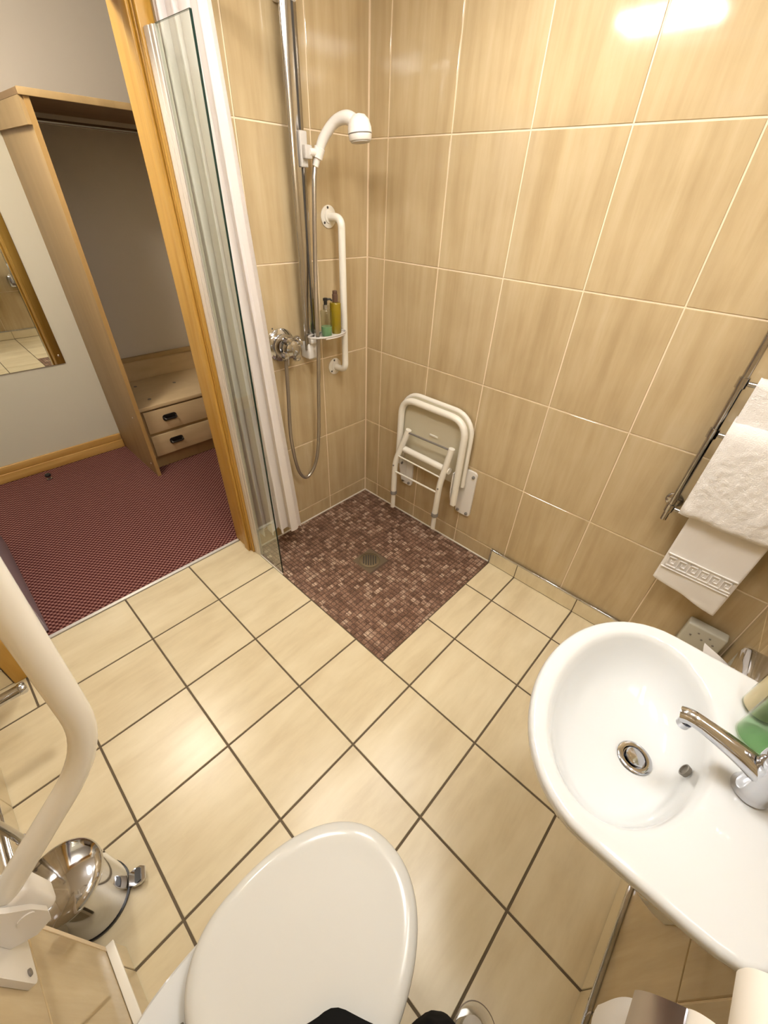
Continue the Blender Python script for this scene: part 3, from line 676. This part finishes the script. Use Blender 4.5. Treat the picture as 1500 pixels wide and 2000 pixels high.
# cross tube and rods
Bm().tube([(0.400, -0.088, 0.528), (0.735, -0.088, 0.522)], 0.0185, 18).build('cross_tube', M_WENAMEL, t)
Bm().tube([(0.425, -0.092, 0.642), (0.728, -0.092, 0.648)], 0.0055, 10).build('pivot_rod', M_GREY, t)
Bm().tube([(0.395, -0.118, 0.486), (0.715, -0.118, 0.480)], 0.0045, 8).build('lower_rod', M_WENAMEL, t)
Bm().tube([(0.380, -0.118, 0.372), (0.697, -0.118, 0.376)], 0.0055, 8).build('leg_stretcher', M_WENAMEL, t)
for a, b_, c_, tx in (((0.428, -0.085, 0.655), (0.366, -0.113, 0.435), (0.364, -0.108, 0.21), 0), ((0.728, -0.088, 0.658), (0.700, -0.113, 0.43), (0.692, -0.108, 0.215), 1)):
    lg = Bm().tube(fillet([a, b_, c_], 0.05, 6), 0.0170, 16).build('leg', M_WENAMEL, t)
    Bm().lathe([(0.0205, -0.012), (0.0205, 0.010), (0.019, 0.012)], c_, seg=18).build('collar', M_GREY, lg)
    Bm().tube([(c_[0], c_[1], c_[2]-0.0125), (c_[0], c_[1], 0.095 if tx == 0 else 0.108)], 0.0142, 16).build('lower_leg', M_WENAMEL, lg)
    Bm().lathe([(0.005, -0.003), (0.005, 0.003)], (b_[0]+0.002, b_[1]-0.0155, b_[2]-0.02), (0, 1, 0), 10).build('bolt', M_GREY, lg)
# wall brackets
for xc, z0, z1, x0_, x1_ in ((0.384, 0.235, 0.49, 0.340, 0.425), (0.812, 0.235, 0.53, 0.765, 0.862)):
    pl_ = Bm().plate(rrect((x0_+x1_)/2, (z0+z1)/2, x1_-x0_, z1-z0, 0.02), -0.012, -0.0006, 'y').build('wall_plate', M_WPL, t)
    for bx, bz in ((x1_-0.018, z1-0.03), (x1_-0.02, z0+0.018), (x0_+0.018, z0+0.018)):
        Bm().lathe([(0.009, 0.0), (0.009, 0.006), (0.007, 0.009), (0.001, 0.0095)], (bx, -0.0121, bz), (0, -1, 0), 12).build('bolt', M_GREY, pl_)
    xs = 0.372 if xc < 0.6 else 0.752
    Bm().plate([(-0.013, z0+0.02), (-0.05, z0+0.05), (-0.075, z0+0.15), (-0.075, z1-0.02), (-0.013, z1-0.01)], xs-0.003, xs+0.003, 'x').build('bracket_web', M_WPL, pl_)
    Bm().lathe([(0.009, -0.008), (0.009, 0.008)], (xs, -0.062, 0.41), (1, 0, 0), 12).build('hinge_bolt', M_GREY, pl_)

# ------------------------------------------------------------------ towel rail
PY = -0.072
t = thing('towel_rail', 'chrome ladder towel rail on the tiled back wall', 'towel rail', (1.87, PY, 0.75))
for px_ in (1.702, 2.045):
    po = Bm().tube([(px_, PY, 0.745), (px_, PY, 1.62)], 0.0105, 16).build('post', M_STEEL, t)
    for z in (0.80, 1.58):
        Bm().lathe([(0.030, 0.0005), (0.030, 0.006), (0.026, 0.010), (0.010, 0.012), (0.010, -PY-0.011)], (px_, 0, z), (0, -1, 0), 26).build('wall_flange', M_STEEL, po)
    for z in (0.80, 1.108, 1.278, 1.45):
        Bm().lathe([(0.0150, -0.016), (0.0150, 0.016)], (px_, PY, z), seg=18).build('collar', M_STEEL, po)
for z in (0.80, 1.108, 1.278, 1.45):
    Bm().tube([(1.7175, PY, z), (2.0295, PY, z)], 0.008, 12).build('rung', M_STEEL, t)

def towel(name, label, x0, x1, yc, ztop, zf, zb, thick, gap, wave, m, seed, nx=80, slope=0.0, fuzz=0.0025):
    """towel folded over a rung: rounded slab draped front and back"""
    b = Bm(); n = 44; rings = []
    rr = gap/2+thick
    path = []
    for k in range(n+1): path.append((-rr, zf+(ztop-zf)*k/n, k/n))
    for k in range(1, 10):
        a = math.pi*k/10; path.append((-rr*math.cos(a), ztop+rr*math.sin(a), 1))
    for k in range(n+1): path.append((rr, ztop-(ztop-zb)*k/n, 1-k/n))
    inner = [(yy*(gap/2)/rr, (zz if abs(yy) >= rr-1e-6 else ztop+(zz-ztop)*(gap/2)/rr), tt) for yy, zz, tt in reversed(path)]
    loop = path+inner
    for i in range(nx+1):
        u = i/nx; x = x0+(x1-x0)*u
        e = min(u, 1-u)*(x1-x0); rnd = max(0.0, 1-e/(thick*1.1))
        ring = []
        for q, (yy, zz, tt) in enumerate(loop):
            outer = q < len(path)
            sgn = -1 if yy < 0 else 1
            dn = wave*noise.noise(V(x*9+seed, zz*6, sgn*3))*(1.2-tt)+fuzz*noise.noise(V(x*75, zz*75, seed+sgn))+fuzz*0.9*noise.noise(V(x*30, zz*30, seed-sgn))
            y = yy
            if outer: y = yy-sgn*rnd*rnd*thick*0.62
            else: y = yy+sgn*rnd*rnd*thick*0.3
            dz = (0.012*noise.noise(V(x*9, seed, sgn))+slope*(u-0.1))*(1-tt)
            low = (1-tt)
            hem = max(0, 1-(zz-(zf if yy < 0 else zb))/(thick*0.7)) if tt < 0.5 else 0
            if outer: y -= sgn*hem*hem*thick*0.4
            ring.append((x, yc+y+sgn*abs(dn)*(1.0 if outer else 0.6), zz+dz))
        rings.append(ring)
    b.loft(rings, (True, True))
    return b.build(name, m)
tag(towel('towel', 'x', 1.738, 2.018, PY, 1.278, 1.06, 1.06, 0.0135, 0.020, 0.002, M_TERRY, 1.3), 'folded white bath towel on the upper rung, topmost of the three', 'towel', 'white towels on the rail')
tag(towel('towel', 'x', 1.735, 2.020, PY, 1.118, 0.815, 0.84, 0.030, 0.054, 0.012, M_TERRY, 5.7, fuzz=0.0034), 'thick white terry towel on the middle rung, largest on the rail', 'towel', 'white towels on the rail')
ht = thing('towel', 'thin white hand towel with a raised key-pattern border on the bottom rung', 'towel', (1.89, PY, 0.80), 'white towels on the rail')
o = towel('cloth', 'x', 1.772, 2.010, PY, 0.803, 0.490, 0.55, 0.007, 0.018, 0.006, M_FLAT, 9.2, slope=-0.05, fuzz=0.0006); o.parent = ht; o.matrix_parent_inverse = Matrix.Translation(ht.location).inverted()
kb = Bm(); kf = PY-0.009-0.007-0.006
def kbar(xa, xb, za, zb): kb.box((xa, kf-0.0012, za), (xb, kf+0.007, zb), 0.0012)
kbar(1.776, 2.006, 0.628, 0.632); kbar(1.776, 2.006, 0.560, 0.564)
for k in range(6):
    xa = 1.785+k*0.0365; w_ = 0.0035
    kbar(xa, xa+w_, 0.573, 0.618); kbar(xa, xa+0.028, 0.6145, 0.618); kbar(xa+0.0245, xa+0.028, 0.588, 0.618)
    kbar(xa+0.011, xa+0.028, 0.588, 0.5915); kbar(xa+0.011, xa+0.0145, 0.588, 0.604); kbar(xa, xa+0.0365, 0.573, 0.5765)
kb.build('key_border', M_FLAT, ht)

# white vented box low on the wall
t = thing('vent_box', 'small white box with vent holes, toned darker for shade in the corner behind the basin', 'box', (2.05, -0.03, 0.2))
Bm().box((1.965, -0.062, 0.09), (2.105, -0.0134, 0.345), 0.008).build('case', mat('shaded_white', (0.46, 0.44, 0.36), 0.4), t)  # white case, base colour lowered to stand for the shadow it sits in
for dx, dz in ((0.03, 0.20), (0.07, 0.20), (0.11, 0.20), (0.05, 0.225), (0.09, 0.225)):
    Bm().lathe([(0.0045, 0), (0.004, 0.0012), (0.001, 0.0013)], (1.965+dx, -0.0622, 0.09+dz), (0, -1, 0), 10).build('vent_hole', M_GREY, t)

# tissue dispenser on the right wall
t = thing('tissue_dispenser', 'chrome tissue dispenser with a white tissue poking out beside the basin', 'tissue dispenser', (XR, -0.60, 0.62))
Bm().box((XR-0.095, -0.72, 0.60), (XR-0.0006, -0.50, 0.73), 0.022).build('case', M_CHROME, t)
Bm().box((XR-0.0957, -0.66, 0.655), (XR-0.0945, -0.56, 0.672)).build('slot', M_BLACK, t)
tb = Bm(); rows = []
for i in range(9):
    u = i/8; row = []
    for j in range(9):
        v = j/8
        row.append((XR-0.0965-0.075*v-0.014*v*math.sin(u*5+v*3), -0.67+0.115*u*(1-0.35*v)-0.03*v, 0.668+0.075*v+0.018*math.sin(u*7+1)*v))
    rows.append(row)
tb.loft(rows, (False, False), closed=False); tb.build('tissue', M_PAPER, t)

# ------------------------------------------------------------------ wash basin
BZ = 0.86; BC = V(1.865, -1.05, 0)
t = thing('wash_basin', 'white ceramic wash basin with rounded front on the right wall', 'basin', (XR, -1.05, BZ))
NB = 72
def basin_outline(k, off=0.0):
    a = 2*math.pi*k/NB; c_, s_ = math.cos(a), math.sin(a)
    ax_, by_ = 0.200-off, 0.281-off
    if c_ <= 0:   # front half ellipse
        rr = 1/math.sqrt((c_/ax_)**2+(s_/by_)**2)
    else:         # straight sides back to the wall with tight corners
        hx = XR-0.001-BC.x-off*0.3; p = 9.0
        rr = (abs(c_/hx)**p+abs(s_/by_)**p)**(-1/p)
    return V(BC.x+rr*c_, BC.y+rr*s_, 0)
def bowl_pt(k, sx, sy, cx=1.853, cy=-1.05):
    a = 2*math.pi*k/NB
    return V(cx+sx*math.cos(a), cy+sy*math.sin(a), 0)
def ring(fn, z): return [V(p.x, p.y, z) for p in (fn(k) for k in range(NB))]
def mix(a, b, t_): return [p.lerp(q, t_) for p, q in zip(a, b)]
R_ = []
under = lambda f, z: [V(max(min(1.90+(p.x-1.90)*f, XR-0.001), 1.5), -1.05+(p.y+1.05)*f, z) for p in (basin_outline(k, 0.012) for k in range(NB))]
R_ += [under(0.30, 0.655), under(0.55, 0.668), under(0.75, 0.70), under(0.88, 0.745), under(0.955, 0.79)]
R_ += [ring(lambda k: basin_outline(k, 0.010), 0.82), ring(lambda k: basin_outline(k, 0.002), 0.838), ring(lambda k: basin_outline(k, 0.0), 0.848), ring(lambda k: basin_outline(k, 0.002), 0.856), ring(lambda k: basin_outline(k, 0.007), 0.8605), ring(lambda k: basin_outline(k, 0.014), 0.8615)]
bowl_top = ring(lambda k: bowl_pt(k, 0.148, 0.238), 0.857)
R_ += [mix(R_[-1], bowl_top, 0.55)]
R_ += [ring(lambda k: bowl_pt(k, 0.155, 0.245), 0.859), ring(lambda k: bowl_pt(k, 0.148, 0.238), 0.855), ring(lambda k: bowl_pt(k, 0.142, 0.231), 0.846), ring(lambda k: bowl_pt(k, 0.136, 0.222, 1.856), 0.825), ring(lambda k: bowl_pt(k, 0.125, 0.203, 1.862), 0.79),
       ring(lambda k: bowl_pt(k, 0.108, 0.172, 1.872), 0.762), ring(lambda k: bowl_pt(k, 0.083, 0.128, 1.885), 0.744), ring(lambda k: bowl_pt(k, 0.055, 0.08, 1.898), 0.735), ring(lambda k: bowl_pt(k, 0.034, 0.034, 1.905), 0.731)]
for r_ in R_[12:]:
    for p in r_:
        if p.x > XR-0.001: p.x = XR-0.001
Bm().loft(R_, (True, True)).build('bowl', M_PORC, t)
DRN = V(1.905, -1.05, 0.731)
dn = Bm().lathe([(0.020, 0.0005), (0.034, 0.001), (0.035, 0.004), (0.032, 0.006), (0.024, 0.0052), (0.022, 0.001)], DRN, seg=36).build('waste', M_CHROME, t)
Bm().lathe([(0.0205, 0.0015), (0.0205, 0.007), (0.018, 0.0095), (0.001, 0.011)], DRN, (0.15, 0.1, 1), 28).build('plug', M_CHROME, dn)
ov = V(1.9785, -1.045, 0.793)
Bm().lathe([(0.012, -0.004), (0.013, 0.0035), (0.010, 0.004), (0.0095, 0.001), (0.001, 0.0008)], ov, (-1, 0, 0.33), 24).build('overflow', mat('overflow_hole', (0.22, 0.20, 0.17), 0.4, 0.5), t)
# half pedestal
hp_ = Bm(); rr_ = []
for z, wx_, wy_ in ((0.665, 0.20, 0.15), (0.58, 0.17, 0.125), (0.48, 0.135, 0.105), (0.40, 0.11, 0.09), (0.375, 0.095, 0.08)):
    rr_.append([(XR-0.001-wx_*math.sin(a), -1.05+wy_*math.cos(a), z) for a in [math.pi*k/20 for k in range(21)]])
hp_.loft(rr_, (True, True)); hp_.build('half_pedestal', M_PORC, t)

# tap
t = thing('basin_tap', 'chrome single-lever mixer tap standing on the basin', 'tap', (2.055, -1.05, BZ))
TB = V(2.055, -1.05, 0.8615)
Bm().lathe([(0.030, 0.0003), (0.030, 0.004), (0.0265, 0.010), (0.0245, 0.05), (0.026, 0.085), (0.024, 0.092)], TB, (-0.06, 0, 1), 32).build('body', M_CHROME, t)
sp = smooth_path([TB+V(0.0, 0, 0.052), TB+V(-0.035, 0, 0.066), TB+V(-0.085, 0, 0.078), TB+V(-0.128, 0, 0.083), TB+V(-0.145, 0, 0.076)], 8)
Bm().tube(sp, [0.0235-0.0085*min(1, i/(len(sp)*0.6)) for i in range(len(sp))], 20).build('spout', M_CHROME, t)
Bm().lathe([(0.0115, 0), (0.0115, 0.013)], TB+V(-0.134, 0, 0.053), (0.1, 0, 1), 18).build('aerator', M_CHROME, t)
lv = Bm().lathe([(0.0255, 0.0925), (0.027, 0.100), (0.025, 0.118), (0.016, 0.128), (0.001, 0.130)], TB, (-0.06, 0, 1), 30).build('lever_cap', M_CHROME, t)
Bm().tube(smooth_path([TB+V(0.006, 0, 0.118), TB+V(0.030, 0.0, 0.140), TB+V(0.058, 0.0, 0.165)], 6), [0.013]*6+[0.010]*7, 14).build('lever', M_CHROME, lv)

pump_bottle('soap_bottle', 'green gel pump bottle standing on the basin behind the tap', (2.050, -0.932, BZ+0.0025), 0.038, 0.150, 0.9, M_GREENC, M_BOTCLEAR, spin=2.0)
pump_bottle('lotion_bottle', 'cream coloured lotion pump bottle beside the green bottle on the basin', (2.046, -0.854, BZ+0.0025), 0.034, 0.140, 0.9, mat('cream_lotion', (0.80, 0.64, 0.42), 0.3), M_BOTCLEAR, spin=2.4)

# ------------------------------------------------------------------ toilet
TX = 1.588
t = thing('toilet', 'white back-to-wall toilet with its cream-white lid closed', 'toilet', (TX, -1.8, 0))
def egg(k, n, hw, y_tip, y_back, grow=0.0, p=2.0):
    """plan outline of the seat: round nose, widest near the middle, squarer back"""
    a = 2*math.pi*k/n; s_, c_ = math.sin(a), math.cos(a)
    ym = y_back+(y_tip-y_back)*0.40
    x = TX+(hw+grow)*(abs(c_)**(0.92 if s_ > 0 else 0.55))*(1 if c_ >= 0 else -1)
    y = ym+((y_tip-ym+grow)*s_ if s_ > 0 else (ym-y_back+grow)*(-(abs(s_)**0.62)))
    if s_ <= 0: x = TX+(x-TX)*(1-0.16*abs(s_)**1.5)
    return (x, y)
NE = 80
def er(z, hw, yt, yb, g=0.0): return [(*egg(k, NE, hw, yt, yb, g), z) for k in range(NE)]
HW, YT, YBK = 0.207, -1.472, -1.952
lid = Bm().loft([er(0.4255, HW, YT, YBK, -0.006), er(0.427, HW, YT, YBK, -0.001), er(0.432, HW, YT, YBK, 0.0), er(0.4385, HW, YT, YBK, -0.002), er(0.4445, HW, YT, YBK, -0.008), er(0.4485, HW, YT, YBK, -0.020), er(0.4495, HW, YT, YBK, -0.035), er(0.4470, HW, YT, YBK, -0.050), er(0.4462, HW, YT, YBK, -0.075), er(0.4462, HW, YT, YBK, -0.14)]).build('lid', M_LID, t)
Bm().loft([er(0.402, HW, YT, YBK, -0.008), er(0.404, HW, YT, YBK, -0.003), er(0.412, HW, YT, YBK, -0.002), er(0.4215, HW, YT, YBK, -0.004), er(0.4235, HW, YT, YBK, -0.009)]).build('seat', M_LID, t)
for dx in (-0.085, 0.085): Bm().lathe([(0.016, -0.022), (0.016, 0.022)], (TX+dx, -1.962, 0.428), (1, 0, 0), 18).build('hinge', M_CHROME, t)
def pan(z, hw, yt, g=0.0): 
    pts = []
    for k in range(NE):
        x, y = egg(k, NE, hw, yt, YBK, g)
        a = 2*math.pi*k/NE
        if math.sin(a) < 0:   # stretch the back half to the wall as a straight box
            f = abs(math.sin(a))**0.5
            y = (YBK+(yt-YBK)*0.40)*(1-f)+(YB+0.0195)*f
            x = TX+(hw+g)*(abs(math.cos(a))**0.3)*(1 if math.cos(a) >= 0 else -1)
        pts.append((x, y, z))
    return pts
Bm().loft([pan(0.001, 0.115, -1.62), pan(0.02, 0.118, -1.615), pan(0.12, 0.122, -1.61), pan(0.22, 0.145, -1.575), pan(0.31, 0.178, -1.52), pan(0.37, 0.192, -1.488), pan(0.395, 0.195, -1.482), pan(0.4005, 0.190, -1.487)]).build('pan', M_PORC, t)

# black garment over the back of the lid
def blob(c, s_, seed, n=64, mm=40):
    b = Bm(); rows = []
    for i in range(mm+1):
        ph = math.pi*i/mm; row = []
        for j in range(n):
            th = 2*math.pi*j/n
            d = V(math.sin(ph)*math.cos(th), math.sin(ph)*math.sin(th), math.cos(ph))
            k = 1+0.10*noise.noise(d*1.7+V(seed, 0, 0))+0.03*noise.noise(d*5+V(seed, 2, 0))
            row.append((c[0]+d.x*s_[0]*k, c[1]+d.y*s_[1]*k, c[2]+d.z*s_[2]*k))
        rows.append(row)
    b.loft(rows, (True, True)); return b
t = thing('black_garment', 'black cloth garment bunched over the back edge of the toilet lid', 'garment', (1.72, -1.83, 0.45))
blob((1.797, -1.812, 0.480), (0.138, 0.122, 0.028), 2.0).build('fold', M_CLOTH, t)
blob((1.868, -1.645, 0.30), (0.060, 0.068, 0.145), 5.0).build('sleeve', M_CLOTH, t)

# clear plastic tub on the floor right of the toilet
t = thing('plastic_tub', 'clear plastic brush tub on the floor right of the toilet', 'tub', (1.936, -1.529, 0))
Bm().lathe([(0.041, 0.001), (0.043, 0.004), (0.048, 0.10), (0.050, 0.103), (0.047, 0.1035), (0.045, 0.10), (0.040, 0.006), (0.001, 0.005)], (1.936, -1.529, 0), seg=40, caps=(True, False)).build('tub_wall', M_ACRYL, t)
Bm().tube([(1.936+0.0492*math.cos(a), -1.529+0.0492*math.sin(a), 0.1055) for a in [2*math.pi*k/40 for k in range(41)]], 0.0012, 6, False).build('rim', mat('rim_tint', (0.20, 0.15, 0.10), 0.3), t)
Bm().lathe([(0.022, 0.006), (0.028, 0.02), (0.028, 0.07), (0.012, 0.085), (0.010, 0.10)], (1.936, -1.529, 0), seg=20).build('brush', M_GREYPL, t)

# ------------------------------------------------------------------ toilet roll holder on the right wall
RA, RB = V(2.086, -1.450, 0.818), V(2.076, -1.430, 0.985)
t = thing('roll_holder', 'chrome toilet roll holder with curved flap on the wall beside the toilet', 'roll holder', (XR, -1.43, 0.72))
Bm().box((XR-0.006, -1.50, 0.735), (XR-0.0006, -1.37, 0.835), 0.002).build('back_plate', M_CHROME, t)
Bm().tube([(RA.x, RA.y-0.058, RA.z), (RA.x, RA.y+0.054, RA.z)], 0.008, 12).build('spindle', M_CHROME, t)
cov = Bm(); rr_ = []
for i in range(9):
    v = i/8; x_ = RA.x-0.041-0.030*math.sin(v*1.5); z_ = RA.z+0.012-0.095*v
    rr_.append([(x_+o_, y, z_) for o_, y in ((0.0, RA.y-0.05), (0.0, RA.y+0.046), (0.0022, RA.y+0.046), (0.0022, RA.y-0.05))])
cov.loft(rr_, (True, True)); cov.build('flap', mat('flap_metal', (0.42, 0.39, 0.42), 0.22, 1.0), t)
def toilet_roll(name, label, c, r, sheet):
    t = thing(name, label, 'toilet paper', c, 'toilet rolls on the wall')
    Bm().lathe([(0.021, -0.05), (r-0.003, -0.05), (r, -0.046), (r, 0.046), (r-0.003, 0.05), (0.021, 0.05), (0.021, -0.05)], c, (0, 1, 0), 40, (False, False)).build('roll', mat('roll_paper', (0.80, 0.75, 0.67), 0.9), t)
    Bm().lathe([(0.0205, -0.0495), (0.0205, 0.0495), (0.019, 0.0495), (0.019, -0.0495), (0.0205, -0.0495)], c, (0, 1, 0), 24, (False, False)).build('core', mat('card', (0.45, 0.36, 0.25), 0.9), t)
    if sheet:
        sb = Bm(); rows = []
        for i in range(14):
            v = i/13
            rows.append([(c.x-r-0.014-0.008*math.sin(v*2.2)+0.004*math.sin(u*6), c.y-0.047+0.094*u+0.004*math.sin(v*5), c.z-0.09-0.165*v-0.012*u) for u in [k/8 for k in range(9)]])
        sb.loft(rows, (False, False), closed=False); sb.build('loose_sheet', M_PAPER, t)
toilet_roll('toilet_roll', 'lower toilet roll with a loose sheet hanging from the holder', RA, 0.0395, True)
toilet_roll('toilet_roll', 'upper spare toilet roll at the basin corner', RB, 0.046, False)
sp_ = thing('roll_peg', 'white wall peg carrying the spare toilet roll', 'roll holder', (XR, RB.y, RB.z))
Bm().tube(fillet([(XR-0.0006, RB.y-0.062, RB.z), (RB.x, RB.y-0.062, RB.z), (RB.x, RB.y+0.060, RB.z)], 0.012), 0.009, 12).build('arm', M_WPL, sp_)
Bm().lathe([(0.022, 0.0006), (0.022, 0.006), (0.012, 0.009)], (XR, RB.y-0.062, RB.z), (-1, 0, 0), 20).build('flange', M_WPL, sp_)

# ------------------------------------------------------------------ drop-down support arm beside the toilet
AX = 1.205
t = thing('support_arm', 'white hinged support arm folded up on the wall beside the toilet', 'support arm', (AX, YB, 0.7))
Bm().tube(fillet([(AX, -2.030, 0.752), (AX, -1.821, 0.955), (AX, -1.786, 1.50), (AX, -1.98, 1.50), (AX, -2.02, 0.86)], [0, 0.10, 0.09, 0.09, 0], 10), 0.0200, 22).build('tube', M_WENAMEL, t)
wp = Bm().plate(rrect(AX+0.01, 0.715, 0.150, 0.285, 0.018), YB+0.0006, YB+0.011, 'y').build('wall_plate', M_WPL, t)
for dx in (-0.05, 0.068):
    for dz in (-0.115, 0.115):
        Bm().lathe([(0.0065, 0), (0.006, 0.003), (0.001, 0.0035)], (AX+dx, YB+0.0111, 0.715+dz), (0, 1, 0), 12).build('screw', M_GREY, wp)
hb = Bm()
cheek = [(YB+0.0115, 0.625), (YB+0.040, 0.600), (YB+0.066, 0.612), (YB+0.074, 0.645), (YB+0.068, 0.690), (YB+0.052, 0.735), (YB+0.036, 0.80), (YB+0.0115, 0.86)]
cheek = [(y, z+0.022) for y, z in cheek]
hb.plate(cheek, AX-0.034, AX-0.024, 'x'); hb.plate(cheek, AX+0.024, AX+0.034, 'x')
hb.build('hinge_bracket', M_WPL, t)
Bm().tube([(AX-0.036, -2.03, 0.70), (AX+0.036, -2.03, 0.70)], 0.012, 14).build('hinge_pin', M_WPL, t)
Bm().box((AX-0.0235, -2.062, 0.64), (AX+0.0235, -2.000, 0.755), 0.012).build('hinge_block', M_WPL, t)

# ------------------------------------------------------------------ pedal bin
BXc = V(0.988, -2.092, 0)
t = thing('pedal_bin', 'small round polished steel pedal bin on the floor beside the toilet', 'bin', BXc)
Bm().lathe([(0.0918, 0.0005), (0.0941, 0.003), (0.0941, 0.012)], BXc, seg=48).build('base_ring', M_BLACK, t)
Bm().lathe([(0.0913, 0.0122), (0.0913, 0.222)], BXc, seg=56).build('body', M_CHROME, t)
Bm().lathe([(0.0935, 0.2222), (0.0952, 0.225), (0.0952, 0.234), (0.0918, 0.240), (0.0784, 0.248), (0.045, 0.256), (0.020, 0.2595), (0.001, 0.260)], BXc, seg=56).build('lid', M_CHROME, t)
pdir = V(0.34, 0.94, 0).normalized(); pn = V(-pdir.y, pdir.x, 0)
pb = Bm()
for s_ in (-1, 1): pass
p0 = BXc+pdir*0.0935
pb.loft([[p0+pdir*d+pn*wx_+V(0, 0, z+zz) for wx_, zz in ((-w2, 0), (w2, 0), (w2*0.9, 0.007), (-w2*0.9, 0.007))] for d, w2, z in ((0.0, 0.018, 0.016), (0.015, 0.024, 0.018), (0.032, 0.025, 0.020), (0.044, 0.018, 0.018))], smooth=False)
pe = pb.build('pedal', M_CHROME, t)
pg = Bm(); pg.box((-0.001, -0.001, 0), (0.001, 0.001, 0.001)); pg = Bm()
pg.loft([[p0+pdir*d+pn*wx_+V(0, 0, z) for wx_, z in ((-w2, 0.0285), (w2, 0.0285), (w2, 0.031), (-w2, 0.031))] for d, w2 in ((0.018, 0.017), (0.026, 0.019), (0.034, 0.015))], smooth=False)
pg.build('pedal_pad', M_BLACK, pe)
Bm().tube([BXc-pdir*0.088+V(0, 0, 0.2), BXc-pdir*0.100+V(0, 0, 0.215), BXc-pdir*0.100+V(0, 0, 0.235)], 0.004, 8).build('lid_hinge', M_BLACK, t)

# chrome pieces on the recess wall
t = thing('wall_pipe', 'chrome vertical pipe on the recess wall behind the pedal bin', 'pipe', (0.745, -2.165, 0.12))
Bm().tube([(0.745, -2.168, 0.135), (0.745, -2.168, 1.25)], 0.011, 16).build('pipe', M_STEEL, t)
Bm().lathe([(0.014, 0.0), (0.014, 0.012), (0.012, 0.014)], (0.745, -2.168, 0.122), seg=18).build('end_cap', M_CHROME, t)
for z in (0.30, 1.15): Bm().lathe([(0.022, 0.0006), (0.022, 0.005), (0.008, 0.008), (0.008, 0.037)], (0.745, YS, z), (0, 1, 0), 20).build('bracket', M_STEEL, t)
t = thing('wall_peg', 'short chrome peg sticking out of the recess wall near the doorway', 'peg', (0.33, YS, 0.29))
Bm().lathe([(0.030, 0.0006), (0.030, 0.006), (0.019, 0.008), (0.019, 0.185), (0.021, 0.187), (0.021, 0.202), (0.017, 0.207), (0.001, 0.2075)], (0.327, YS, 0.268), (0, 1, 0), 24).build('rod', M_CHROME, t)
